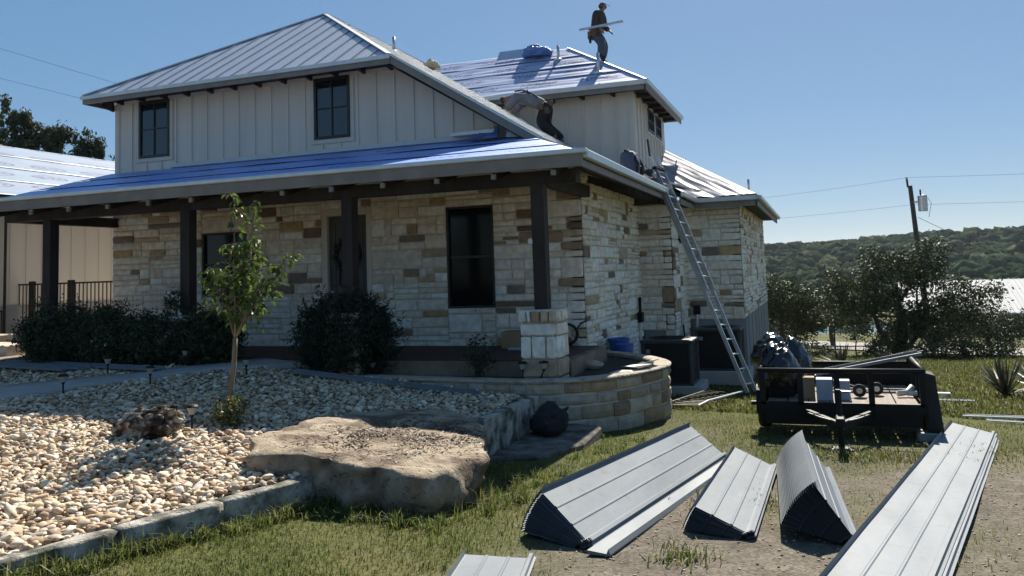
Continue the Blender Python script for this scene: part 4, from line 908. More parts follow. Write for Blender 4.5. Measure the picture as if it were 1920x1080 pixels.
V = [(p.x, p.y, ZB) for p in out_]+[(p.x, p.y, ZT) for p in out_]+[(p.x, p.y, ZT) for p in inn]+[(p.x, p.y, ZB) for p in inn]
F = [(j*n+i, j*n+i+1, ((j+1) % 4)*n+i+1, ((j+1) % 4)*n+i) for j in range(4) for i in range(n-1)]
pc = MB().add(V, F).build('wall_core', M['mortar'], plan)
capmb = MB(); V = []
for i in range(n):
    nn = Vector((tangent(rp, i).y, -tangent(rp, i).x, 0)); jz = .006*mnoise.noise(rp[i]*6)
    for o_, z_ in ((.055, ZT+.003), (.06, ZT+.022+jz), (.045, ZT+.036+jz), (-.20, ZT+.036+jz), (-.215, ZT+.02), (-.21, ZT+.003)): V.append(rp[i]+nn*(o_+.01*mnoise.noise(rp[i]*9))+Vector((0, 0, z_)))
F = [(i*6+j, i*6+(j+1) % 6, (i+1)*6+(j+1) % 6, (i+1)*6+j) for i in range(n-1) for j in range(6)]+[(5, 4, 3, 2, 1, 0), tuple((n-1)*6+j for j in range(6))]
M['cap'] = rock_material('pale_stone_cap', (.42, .37, .30), (.52, .46, .38), (.22, .19, .155), .3, .45, 4)
MB().add(V, F).build('cap', M['cap'], plan, smooth=False)
# stones along the outside face, in courses
cum = [0]
for i in range(1, n): cum.append(cum[-1]+(rp[i]-rp[i-1]).length)
def at_s(s):
    i = max(0, min(n-2, int(np.searchsorted(cum, s))-1)); f = (s-cum[i])/(cum[i+1]-cum[i]); return rp[i].lerp(rp[i+1], f), tangent(rp, i).lerp(tangent(rp, i+1), f).normalized()
r = random.Random(11); ppl = [(.36, .29, .205), (.42, .345, .25), (.30, .22, .145), (.38, .33, .27), (.24, .18, .125), (.44, .38, .30), (.33, .235, .14)]
zs = [-.92, -.68, -.46, -.26, -.10, .065]
for za, zb in zip(zs[:-1], zs[1:]):
    s = r.uniform(0, .15)
    while s < cum[-1]-.1:
        w_ = min(r.uniform(.22, .62), cum[-1]-s)
        (pa, ta), (pb_, tb) = at_s(s+.008), at_s(s+w_-.008); k = 5; V = []; jz0, jz1 = r.uniform(-.012, .012), r.uniform(-.012, .012) if zb < 0 else 0
        for q in range(k):
            pp, tt = at_s(s+.008+(w_-.016)*q/(k-1)); nn = Vector((tt.y, -tt.x, 0)); e = q in (0, k-1)
            for (z_, o_) in ((za+.008+jz0, -.02), (za+.010+jz0, .018), (za+.03+jz0, .036), ((za+zb)/2, .046), (zb-.03+jz1, .036), (zb-.010+jz1, .018), (zb-.008+jz1, -.02)):
                oo = o_*(.45 if e and o_ > 0 else 1); pt = pp+Vector((0, 0, z_)); V.append(pt+nn*(oo+.012*mnoise.noise(pt*6)))
        F = [(q*7+j, q*7+j+1, (q+1)*7+j+1, (q+1)*7+j) for q in range(k-1) for j in range(6)]+[(0, 1, 2, 3, 4, 5, 6), tuple((k-1)*7+j for j in range(6, -1, -1))]
        F = [tuple(reversed(f_)) for f_ in F]
        o = MB().add(V, F).build('stone', M['stone_o'], plan); c = ppl[r.randrange(7)]; kk = r.uniform(.85, 1.12); o.color = (c[0]*kk, c[1]*kk, c[2]*kk, 1); s += w_
# soil in the planter and in the front shrub bed
poly = [(p.x, p.y, .05) for p in inn]+[(-3.45, 14.9, .05), (-3.45, 11.75, .05), (-8.0, 11.75, .05)]
tag(MB().add(poly, [tuple(range(len(poly)))]).build('planter_soil', M['soil']), kind='structure')
sb = [(-14.2, 10.72), (-10.35, 10.45), (-9.0, 11.66), (-14.2, 11.66)]
tag(MB().prism([(x, y, float(gz(x, y))-.05) for x, y in sb], (0, 0, .09)).build('shrub_bed_soil', M['soil']), kind='structure')
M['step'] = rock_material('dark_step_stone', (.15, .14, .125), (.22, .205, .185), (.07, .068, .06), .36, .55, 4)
# flat step slabs beside the planter
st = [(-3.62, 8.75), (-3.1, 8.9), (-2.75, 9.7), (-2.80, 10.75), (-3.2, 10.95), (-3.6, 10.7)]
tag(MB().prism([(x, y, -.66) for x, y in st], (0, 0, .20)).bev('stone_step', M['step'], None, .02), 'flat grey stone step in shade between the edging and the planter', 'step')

# ------------------------------------------------------------------ sheet metal
def sheet_profile():
    return [(0, .040), (.004, .002), (.012, 0), (.162, 0), (.170, .006), (.182, .006), (.190, 0), (.332, 0), (.340, .006), (.352, .006), (.360, 0), (.485, 0), (.50, .006), (.508, .034), (.535, .034), (.542, .012), (.560, .010)]
def metal_sheet(R0, d, length, wd, theta, lift, skew=0., skew2=0., wscale=1., fl=1., nl=30):
    """R0: low right corner at the near end; d: unit run; wd: unit across (to the left)"""
    R0, d, wd = Vector(R0), Vector(d), Vector(wd); up = d.cross(wd).normalized()
    if up.z < 0: up = -up
    ca, sa = math.cos(theta), math.sin(theta); ac = wd*ca+up*sa; nn = up*ca-wd*sa
    pf = [(u*wscale, h*(fl if u < .01 else 1)) for u, h in sheet_profile()]; tot = .56*wscale; V = []; k = len(pf)
    NL = nl
    for q in range(NL+1):
        e = q/NL
        for (u, h) in pf:
            s = tot-u; base = R0+ac*s+nn*(h+lift)+d*(length*e+(skew+(skew2-skew)*e)*s)
            if NL > 1: base = base+nn*(.0035*mnoise.noise(Vector((base.x*3, base.y*1.6, 4)))+.006*mnoise.noise(Vector((base.x*.8, base.y*.7, 9))))
            V.append(base)
    T = len(V); V += [v-nn*.0025 for v in V]
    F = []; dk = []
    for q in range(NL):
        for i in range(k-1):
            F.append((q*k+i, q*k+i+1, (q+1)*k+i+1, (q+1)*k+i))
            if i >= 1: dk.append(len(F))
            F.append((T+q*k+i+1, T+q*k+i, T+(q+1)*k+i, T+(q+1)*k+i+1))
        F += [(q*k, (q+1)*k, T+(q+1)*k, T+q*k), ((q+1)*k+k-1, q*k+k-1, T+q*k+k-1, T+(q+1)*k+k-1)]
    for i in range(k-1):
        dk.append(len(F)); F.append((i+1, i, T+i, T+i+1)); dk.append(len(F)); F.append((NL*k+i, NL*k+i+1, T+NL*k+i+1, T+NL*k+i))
    mb = MB().add(V, F); mb.dark = dk
    return mb
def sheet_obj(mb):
    o = mb.build('roofing_sheet', M['panel']); o.data.materials.append(M['metal_dark_shaded'])
    for i in mb.dark: o.data.polygons[i].material_index = 1  # undersides and cut ends coloured dark for the shade inside the stack
    return o
def stack(R0, d2, length, N, th0, th1, name_l, group, skew=0., skew2=0., fan=.0045, jit=.01, wscale=1.):
    d = Vector((d2[0], d2[1], -.056*d2[1])).normalized(); wd = Vector((-d2[1], d2[0], 0)).normalized(); r = random.Random(N*31+int(length*10))
    for i in range(N):
        th = th0+(th1-th0)*i/(N-1); base = Vector(R0)-wd*fan*(i-N/2)+d*r.uniform(-jit, jit)
        top = i == N-1
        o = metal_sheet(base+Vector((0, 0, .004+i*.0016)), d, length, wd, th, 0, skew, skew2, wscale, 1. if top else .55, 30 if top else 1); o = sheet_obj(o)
        tag(o, name_l[0] if top else name_l[1], 'metal sheet', group)
GL = lambda x, y: float(lawn_z(x, y))
stack((-1.60, 5.62, GL(-1.6, 5.62)), (.127, .992), 3.86, 18, .05, .56, ('top sheet of the wide leaning stack of galvanised roofing nearest the boulder', 'galvanised sheet nested under the top one in the wide stack nearest the boulder'), 'sheets in the wide stack', skew=.30, skew2=.45)
stack((-.555, 6.16, GL(-.55, 6.16)), (.005, .999), 2.75, 13, .03, .36, ('top sheet of the smallest, middle stack of galvanised roofing', 'galvanised sheet nested under the top one in the small middle stack'), 'sheets in the small stack', skew=.22, skew2=.40, wscale=.84)
stack((.10, 6.22, GL(.1, 6.22)), (-.06, .998), 2.60, 20, .25, .96, ('uppermost sheet of the steep fanned stack of roofing metal', 'sheet fanned out below the uppermost one in the steep stack'), 'sheets in the steep fanned stack', skew=.15, skew2=.15, fan=.003, wscale=.80)
dl = Vector((.212, .977, -.056)).normalized(); wl = Vector((-.977, .212, 0))
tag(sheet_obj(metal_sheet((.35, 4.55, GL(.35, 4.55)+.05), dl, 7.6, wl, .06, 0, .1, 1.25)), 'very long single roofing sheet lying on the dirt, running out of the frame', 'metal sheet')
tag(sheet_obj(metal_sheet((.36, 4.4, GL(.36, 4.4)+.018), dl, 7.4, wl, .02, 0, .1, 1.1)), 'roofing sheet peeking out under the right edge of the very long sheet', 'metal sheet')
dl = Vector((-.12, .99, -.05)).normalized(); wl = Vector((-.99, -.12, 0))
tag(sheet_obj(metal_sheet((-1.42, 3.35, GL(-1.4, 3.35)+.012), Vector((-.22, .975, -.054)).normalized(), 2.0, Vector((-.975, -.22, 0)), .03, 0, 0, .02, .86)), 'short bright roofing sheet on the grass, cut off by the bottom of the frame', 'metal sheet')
dl = Vector((.127, .992, -.056)).normalized(); wl = Vector((-.992, .127, 0))
mb = MB().prism([Vector((-1.57, 5.50, GL(-1.5, 5.5)+.012)), Vector((-1.41, 5.50, GL(-1.4, 5.5)+.012)), Vector((-1.41, 5.50, GL(-1.4, 5.5)+.022)), Vector((-1.425, 5.50, GL(-1.4, 5.5)+.055)), Vector((-1.437, 5.5, GL(-1.4, 5.5)+.025)), Vector((-1.57, 5.5, GL(-1.5, 5.5)+.040))], dl*3.75)
tag(mb.build('trim_strip', M['panel']), 'narrow folded metal strip lying along the right foot of the wide stack', 'metal trim')
def channel(p, q, w_, h_, m, name, label, group=None):
    p, q = Vector(p), Vector(q); d = (q-p).normalized(); a = d.cross(Vector((0, 0, 1))).normalized(); u = a.cross(d)
    prof = [(-w_/2, h_), (-w_/2, 0), (w_/2, 0), (w_/2, h_*.7), (w_/2-.02, h_*.7), (w_/2-.012, h_*.7-.008), (w_/2-.006, .006), (-w_/2+.006, .006), (-w_/2+.006, h_)]
    o = MB().prism([p+a*x+u*z for x, z in prof], q-p).build(name, m); return tag(o, label, 'metal trim', group)
channel((-7.60, 10.78, .19), (-4.45, 10.52, -.055), .12, .055, M['panel'], 'gutter_length', 'long blue-grey gutter length lying on the gravel in front of the planter')
for k, (p, q, w_, lab) in enumerate((((-13.9, 10.50, .30), (-11.1, 10.16, .29), .22, 'nearer grey metal trim lying across the gravel beside the shrubs'), ((-13.7, 10.72, .31), (-9.75, 10.28, .27), .20, 'longer grey metal trim behind the nearer one, reaching the garden path'), ((-13.3, 10.30, .30), (-11.35, 10.02, .28), .14, 'shortest grey metal trim at the left edge of the gravel'))):
    channel(p, q, w_, .05, M['panel'], 'metal_trim', lab)
channel((1.86, 13.98, GL(1.9, 14)+.03), (3.9, 13.75, GL(3.9, 13.7)+.03), .09, .03, M['drip'], 'metal_trim', 'long white trim strip on the grass right of the trailer')
channel((2.1, 13.55, GL(2.1, 13.5)+.02), (2.75, 13.5, GL(2.7, 13.5)+.02), .05, .02, M['drip'], 'metal_trim', 'short thin white trim in front of the long white strip')
channel((1.75, 16.2, GL(1.7, 16.2)+.03), (2.35, 16.15, GL(2.3, 16.1)+.03), .06, .03, M['drip'], 'metal_trim', 'short white trim behind the trailer fender on the grass')
tag(MB().box(1.85, 2.12, 17.1, 17.25, GL(2, 17.2), GL(2, 17.2)+.09).bev('offcut', M['white'], None, .01), 'small white offcut block on the grass behind the trailer', 'offcut')

# ------------------------------------------------------------------ ladder against the side eave
def ladder(base, top, wdir, w_, rungs, name, label, r_rail=(.03, .075), ext=None):
    base, top, wdir = Vector(base), Vector(top), Vector(wdir).normalized(); d = (top-base); L = d.length; d.normalize(); t = thing(name, label, 'ladder', base)
    nn = wdir.cross(d).normalized()
    for s in (-1, 1): MB().bar(base+wdir*s*w_/2, top+wdir*s*w_/2, r_rail[0], r_rail[1], up=nn).build('rail', M['alu'], t)
    k = .25
    while k < L-.1:
        MB().tube([base+d*k-wdir*w_/2, base+d*k+wdir*w_/2], .017, 8).build('rung', M['alu'], t); k += .305
    return t, d, nn
lt, ld, ln_ = ladder((-1.34, 16.75, -.94), (-3.04, 17.55, 3.45), (.28, .95, -.06), .42, 14, 'extension_ladder', 'tall aluminium extension ladder leaning on the side eave')
b_ = Vector((-1.34, 16.75, -.94)); tp = Vector((-3.04, 17.55, 3.45)); wdv = Vector((.28, .95, -.06)).normalized()
for s in (-1, 1):
    MB().bar(b_+ld*2.2+ln_*.055+wdv*s*.18, b_+ld*5.35+ln_*.055+wdv*s*.18, .026, .06, up=ln_).build('fly_rail', M['alu'], lt)
    MB().bar(b_+wdv*s*.21-ld*.03, b_+wdv*s*.21+ld*.08, .05, .09, up=ln_).build('foot', M['rubber'], lt)
for k in range(9): MB().tube([b_+ld*(2.5+k*.305)+ln_*.055-wdv*.18, b_+ld*(2.5+k*.305)+ln_*.055+wdv*.18], .016, 8).build('fly_rung', M['alu'], lt)
MB().bar(b_+ld*5.0+ln_*.055-wdv*.26, b_+ld*5.0+ln_*.055+wdv*.26, .05, .09, up=ln_).build('bracket', M['blackpaint'], lt)
MB().bar(b_+ld*5.30+ln_*.055-wdv*.2, b_+ld*5.75+ln_*.055+wdv*.05, .05, .03, up=ln_).build('stabiliser', M['blackpaint'], lt)
# iron rails lying on the grass
rt = thing('fence_panel', 'loose metal rail panel lying in the grass below the ladder', 'fence panel', (-2.0, 14.6, -.8))
A_, B_ = Vector((-1.98, 13.85, GL(-2, 13.85)+.10)), Vector((-1.5, 16.3, GL(-1.5, 16.3)+.12)); A2, B2 = A_+Vector((-.62, .12, -.02)), B_+Vector((-.62, .3, 0))
MB().tube([A_, A_.lerp(B_, .2)+Vector((0, 0, .03)), B_], .018, 8).build('rail', M['steel'], rt); MB().tube([A2, B2], .012, 8).build('rail', M['iron'], rt)
for k in range(12): MB().tube([A_.lerp(B_, (k+.3)/12), A2.lerp(B2, (k+.3)/12)], .009, 6).build('bar', M['steel'] if k < 4 else M['iron'], rt)

# ------------------------------------------------------------------ air conditioners
def aircon(x0, x1, y0, y1, z0, h, label):
    t = thing('air_conditioner', label, 'air conditioner', ((x0+x1)/2, (y0+y1)/2, z0), 'air conditioners beside the house')
    MB().box(x0+.05, x1-.05, y0+.05, y1-.05, z0+.03, z0+h-.08).build('coil', M['acdark'], t)
    for x in (x0, x1):
        for y in (y0, y1):
            sx, sy = (1 if x == x0 else -1), (1 if y == y0 else -1)
            MB().box(min(x, x+sx*.07), max(x, x+sx*.07), min(y, y+sy*.07), max(y, y+sy*.07), z0+.03, z0+h-.09).bev('corner_post', M['ac'], t, .015)
    gm = MB(); k = z0+.08
    while k < z0+h-.12:
        gm.box(x0+.07, x1-.07, y0+.012, y0+.03, k, k+.012).box(x1-.03, x1-.012, y0+.07, y1-.07, k, k+.012).box(x0+.012, x0+.03, y0+.07, y1-.07, k, k+.012); k += .045
    gm.build('grille', M['acdark'], t)
    MB().box(x0-.01, x1+.01, y0-.01, y1+.01, z0, z0+.04).bev('base_pan', M['ac'], t, .01)
    MB().box(x0-.015, x1+.015, y0-.015, y1+.015, z0+h-.09, z0+h-.02).bev('top_cover', M['ac'], t, .02, 2)
    fg = MB(); cx, cy = (x0+x1)/2, (y0+y1)/2; R = min(x1-x0, y1-y0)/2-.06
    for k in range(5): fg.tube([(cx+math.cos(a)*R*(k+1)/5, cy+math.sin(a)*R*(k+1)/5, z0+h-.005) for a in np.linspace(0, 6.283, 25)], .006, 5)
    for k in range(8): fg.tube([(cx+math.cos(k*.785)*.06, cy+math.sin(k*.785)*.06, z0+h+.005), (cx+math.cos(k*.785)*R, cy+math.sin(k*.785)*R, z0+h-.01)], .006, 5)
    fg.build('fan_guard', M['acdark'], t)
    MB().box(x0+.10, x0+.18, y0-.004, y0+.004, z0+h-.28, z0+h-.2).build('plate', M['steel'], t)
    tag(MB().box(x0-.12, x1+.15, y0-.15, y1+.1, z0-.30, z0-.002).bev('equipment_pad', M['concrete'], None, .01), ('concrete pad under the '+('nearer' if y0 < 18 else 'farther')+' air conditioner'), 'pad')
aircon(-3.42, -2.42, 16.45, 17.40, -.72, .90, 'nearer dark air conditioner beside the curved planter')
aircon(-2.72, -1.72, 19.0, 19.95, -.74, .95, 'farther dark air conditioner behind the foot of the ladder')

# ------------------------------------------------------------------ fence and garage on the left
ft = thing('iron_fence', 'black iron picket fence with gate between the house corner and the garage', 'fence', (-16.5, 14.15, .25))
for z in (1.69, .36): MB().box(-20.0, -14.55, 14.135, 14.165, z-.018, z+.018).build('rail', M['iron'], ft)
k = 0; x = -14.6
while x > -20:
    MB().box(x-.009, x+.009, 14.141, 14.159, .27, 1.69).build('picket', M['iron'], ft); x -= .115
for x in (-14.58, -15.82, -15.93, -17.02, -17.12, -19.4): MB().box(x-.028, x+.028, 14.12, 14.18, .27, 1.76).build('post', M['iron'], ft)
MB().box(-15.9, -15.84, 14.09, 14.13, 1.16, 1.26).bev('latch', M['iron'], ft, .008)
MB().tube([(-19.2, 13.3, 1.75), (-18.3, 13.3, 1.50), (-17.0, 13.3, 1.12), (-16.85, 13.3, 1.12)], .022, 8).build('handrail', M['iron'], ft)
MB().tube([(-16.95, 13.3, 1.12), (-16.95, 13.3, .3)], .022, 8).build('handrail_post', M['iron'], ft)
g = thing('garage', 'cream board-sided garage with pale underlayment on its roof, left of the house', 'garage', (-19, 20, .2))
gw = MB().box(-24, -17.5, 9.0, 30, 1.22, 3.62).build('siding_wall', M['siding_bounce'], g); MB().box(-23.9, -17.46, 9.05, 30, .1, 1.22).build('foundation', M['concrete'], g)
for k in range(44): MB().box(-17.5, -17.482, 9.3+.42*k-.02, 9.3+.42*k+.02, 1.26, 3.6).build('batten', M['siding_bounce'], gw)
gr_ = slab('roof', [(-17.0, 8.5, 3.67), (-17.0, 30.5, 3.67), (-20.54, 30.5, 5.44), (-20.54, 8.5, 5.44)], .10, M['soffit'], g); slab('roof', [(-24.1, 8.5, 3.67), (-20.56, 8.5, 5.44), (-20.56, 30.5, 5.44), (-24.1, 30.5, 3.67)], .10, M['soffit'], g)
for k in range(4):
    a, b2 = k/4, min(1, (k+1)/4+.012); e0 = Vector((-16.98, 8.5, 3.69)); e1 = Vector((-16.98, 30.5, 3.69)); r0 = Vector((-20.54, 8.5, 5.47)); r1 = Vector((-20.54, 30.5, 5.47))
    sheet(e0.lerp(r0, a), e1.lerp(r1, a), e1.lerp(r1, b2), e0.lerp(r0, b2), 150, 10, .012, .5, 4, 80+k, M['ul_garage'], gr_)
MB().box(-17.02, -16.93, 8.5, 30.5, 3.55, 3.66).build('gutter', M['fascia'], g)
MB().tube([(-17.44, 13.75, 3.6), (-17.44, 13.75, .3)], .03, 8).build('downpipe', M['iron'], g)
# limestone step blocks at far left
r = random.Random(4)
for (c, s, lab) in (((-16.9, 12.75, .52), (.55, .35, .13), 'upper pale limestone step block by the iron fence'), ((-16.45, 12.35, .38), (.60, .32, .13), 'middle pale limestone step block by the iron fence'), ((-15.35, 12.2, .34), (.26, .24, .17), 'rounded limestone block in front of the fence, nearest the shrubs'), ((-16.0, 11.95, .30), (.42, .25, .12), 'lowest limestone block at the foot of the steps')):
    V, F = unit_stone(s[0]*2, s[2]*2, s[1]*2, r.randrange(99)); o = MB().add([(c[0]+v[0], c[1]+s[1]+v[1], c[2]+v[2]) for v in V], F).build('step_block', M['stone_o']); o.color = (.52, .46, .37, 1); tag(o, lab, 'stone block')
# ------------------------------------------------------------------ trailer
tz = GL(.2, 11.8); DZ = -.20
tr = thing('utility_trailer', 'black open utility trailer with plank deck standing on the grass', 'trailer', (.2, 12.3, tz))
X0, X1, Y0, Y1 = -.81, 1.12, 11.40, 13.20; RZ = .21
for k in range(7):
    a = X0+.06+k*(X1-X0-.12)/7; MB().box(a+.008, a+(X1-X0-.12)/7-.008, Y0+.05, Y1-.03, DZ-.03, DZ).build('plank', M['plank'], tr)
for (p, q) in (((X0, Y0), (X1, Y0)), ((X0, Y1), (X1, Y1)), ((X0, Y0), (X0, Y1)), ((X1, Y0), (X1, Y1))):
    MB().bar((p[0], p[1], DZ-.05), (q[0], q[1], DZ-.05), .06, .12).build('frame_rail', M['blackpaint'], tr)
MB().tube([(X0-.03, Y0, RZ), (X1+.02, Y0, RZ)], .032, 10).build('top_rail', M['blackpaint'], tr, smooth=True)
for x in (X0, X1): MB().tube([(x, Y0, RZ), (x, Y1, RZ)], .032, 10).build('top_rail', M['blackpaint'], tr, smooth=True)
MB().tube([(X0, Y1, RZ-.1), (X1, Y1, RZ-.1)], .025, 10).build('top_rail', M['blackpaint'], tr, smooth=True)
for x in (X0+.02, -.32, .12, .52, X1-.02): MB().box(x-.035, x+.035, Y0-.03, Y0+.03, DZ-.02, RZ-.02).build('stake', M['blackpaint'], tr)
for y in (12.05, 12.7, Y1): 
    for x in (X0, X1): MB().box(x-.03, x+.03, y-.03, y+.03, DZ, RZ-.02).build('stake', M['blackpaint'], tr)
MB().box(X0, X1, Y1-.02, Y1+.015, DZ, RZ-.12).build('tailgate', M['blackpaint'], tr)
for (s, x) in ((-1, X0-.02), (1, X1+.10)):
    wz = tz+.27; wy = 12.25
    wh = MB(); V = []
    prof = [(.14, -.07), (.24, -.08), (.265, -.055), (.27, 0), (.265, .055), (.24, .08), (.14, .07)]; n_ = 28
    V = [(x+b2, wy+math.cos(2*math.pi*k/n_)*a, wz+math.sin(2*math.pi*k/n_)*a) for a, b2 in prof for k in range(n_)]
    F = [(i*n_+k, i*n_+(k+1) % n_, (i+1)*n_+(k+1) % n_, (i+1)*n_+k) for i in range(6) for k in range(n_)]
    ty = MB().add(V, F).build('wheel', M['rubber'], tr, smooth=True)
    V = [(x+b2*s, wy+math.cos(2*math.pi*k/n_)*a, wz+math.sin(2*math.pi*k/n_)*a) for a, b2 in ((.14, .05), (.12, .025), (.05, .04), (.02, .05)) for k in range(n_)]
    MB().add(V, [(i*n_+k, i*n_+(k+1) % n_, (i+1)*n_+(k+1) % n_, (i+1)*n_+k) for i in range(3) for k in range(n_)]).build('rim', M['steel'], ty, smooth=True)
    arc = [(wy+math.cos(a)*.33, wz+math.sin(a)*.33) for a in np.linspace(-.1, 3.24, 14)]; arc2 = [(wy+math.cos(a)*.315, wz+math.sin(a)*.315) for a in np.linspace(3.24, -.1, 14)]
    MB().prism([(x-.09, y_, z_) for y_, z_ in arc+arc2], (.18, 0, 0)).build('fender', M['blackpaint'], tr)
MB().prism([(X1+.03, Y0+.1, DZ-.34), (X1+.03, Y0+.1, RZ-.03), (X1+.14, Y0+.1, RZ-.06), (X1+.20, Y0+.1, DZ-.34)], (0, .35, 0)).build('side_guard', M['rubber'], tr)
for yy in (11.5, 11.9, 12.6): MB().box(X0+.05, X1-.05, yy, yy+.06, DZ-.16, DZ-.035).build('cross_member', M['blackpaint'], tr)
MB().box(X0+.04, X1-.04, Y0-.02, Y0+.04, DZ-.27, DZ+.005).build('front_sill', M['blackpaint'], tr)
MB().tube([(X0-.2, 12.25, tz+.33), (X1+.2, 12.25, tz+.33)], .03, 8).build('axle', M['blackpaint'], tr)
cp = (.12, 10.25, tz+.40)
for x in (-.35, .60): MB().bar((x, Y0+.2, DZ-.12), (cp[0], cp[1], cp[2]), .05, .09).build('tongue', M['blackpaint'], tr)
MB().box(cp[0]-.05, cp[0]+.05, cp[1]-.22, cp[1]+.08, cp[2]+.02, cp[2]+.12).bev('coupler', M['blackpaint'], tr, .015)
jk = MB().tube([(cp[0], 10.5, tz+.12), (cp[0], 10.5, tz+.78)], .032, 10).build('jack', M['blackpaint'], tr); MB().box(cp[0]-.09, cp[0]+.09, 10.41, 10.59, tz+.10, tz+.12).build('foot', M['blackpaint'], jk)
MB().tube([(cp[0], 10.5, tz+.76), (cp[0]+.13, 10.47, tz+.76), (cp[0]+.13, 10.40, tz+.76)], .011, 8).build('crank', M['steel'], jk)
for s in (-1, 1): MB().tube([(cp[0]+s*.02, 10.35, cp[2]+.03), (cp[0]+s*.22, 10.65, cp[2]+.03), (cp[0]+s*.36, 11.2, DZ-.09)], .008, 6).build('safety_chain', M['steel'], tr)
gy = GL(.12, 10.5)
tag(MB().box(.0, .26, 10.37, 10.63, gy-.02, tz+.098).bev('concrete_block', M['concrete'], None, .012), 'concrete block under the trailer jack', 'block')
tag(MB().box(1.02, 1.34, 11.45, 11.75, GL(1.2, 11.6)-.02, GL(1.2, 11.6)+.10).bev('concrete_block', M['concrete'], None, .015), 'grey concrete block beside the right trailer wheel', 'block')
# load
M['trimdull'] = mat('dull_grey_trim', (.13, .14, .155), (.18, .19, .205), rough=.5, metal=.3)
def bag(name, c, size, seed, lab, m='plastic_bag'):
    V = []; off = Vector((seed*5, seed, 2))
    for v in I4:
        p = Vector(v); k = 1+.20*mnoise.noise(p*1.3+off)+.13*abs(mnoise.noise(p*3+off))+.04*abs(mnoise.noise(p*8+off))-.04
        z = p.z*k; 
        if z > .75: z = .75+(z-.75)*1.8
        V.append((c[0]+p.x*k*size[0], c[1]+p.y*k*size[1], c[2]+z*size[2]))
    return tag(link(name, np_mesh(name, V, F4), M[m], smooth=True), lab, 'bag')
bag('trash_bag', (-.60, 11.90, .10), (.30, .30, .33), 1, 'full black trash bag slumped at the left front of the trailer')
bag('trash_bag', (-.70, 12.25, .33), (.27, .27, .22), 2, 'black trash bag on top of the pile behind the slumped one')
bag('trash_bag', (-.42, 12.35, .10), (.26, .30, .36), 3, 'black trash bag wedged behind the boxes at the left of the deck')
tag(MB().box(-.13, .07, 11.62, 11.86, DZ+.002, .07).bev('carton', M['boxblue'], None, .004), 'taller blue-grey printed carton on the trailer deck', 'carton')
tag(MB().box(.085, .28, 11.66, 11.86, DZ+.002, .05).bev('carton', M['boxblue'], None, .004), 'shorter blue-grey carton beside the taller one', 'carton')
tag(MB().box(-.30, -.15, 11.72, 11.9, DZ+.002, .08).bev('carton', M['cardboard'], None, .004), 'brown cardboard carton between the bag and the blue cartons', 'carton')
dl_ = thing('dolly', 'small two-wheeled hand dolly lying on the trailer planks', 'dolly', (.42, 12.3, DZ))
for x, yw in ((.40, 11.95), (.62, 12.15)):
    V = [(x+math.cos(2*math.pi*k/20)*a, yw+b2, DZ+.088+math.sin(2*math.pi*k/20)*a) for a, b2 in ((.03, -.02), (.08, -.03), (.085, 0), (.08, .03), (.03, .02)) for k in range(20)]
    w_ = MB().add(V, [(i*20+k, i*20+(k+1) % 20, (i+1)*20+(k+1) % 20, (i+1)*20+k) for i in range(4) for k in range(20)]).build('wheel', M['rubber'], dl_, smooth=True)
    MB().tube([(x, yw-.035, DZ+.088), (x, yw+.025, DZ+.088)], .038, 12).build('hub', M['steel'], w_)
MB().tube([(.40, 11.95, DZ+.088), (.62, 12.15, DZ+.088)], .014, 8).build('axle', M['steel'], dl_)
MB().tube([(.40, 11.98, DZ+.11), (.28, 12.02, DZ+.15), (.14, 12.1, DZ+.10), (.10, 12.1, DZ+.05)], .016, 8).build('handle', M['blackpaint'], dl_)
tag(MB().tube([(.86, 12.0, DZ+.05), (.98, 12.05, DZ+.06), (1.05, 12.1, DZ+.13)], .038, 10).tube([(.98, 12.05, DZ+.05), (1.10, 12.03, DZ+.05)], .034, 10).build('pipe_elbow', M['pvc'], None, smooth=True), 'white plastic pipe elbow lying on the planks by the right rail', 'pipe')
channel((-.15, 12.6, .0), (1.25, 12.95, .25), .16, .06, M['trimdull'], 'metal_trim', 'grey metal trim lying across the trailer over its right rail')
channel((.0, 12.9, -.02), (1.30, 13.2, .26), .14, .05, M['metal_dark_shaded'], 'metal_trim', 'second, darker metal trim across the back of the trailer')

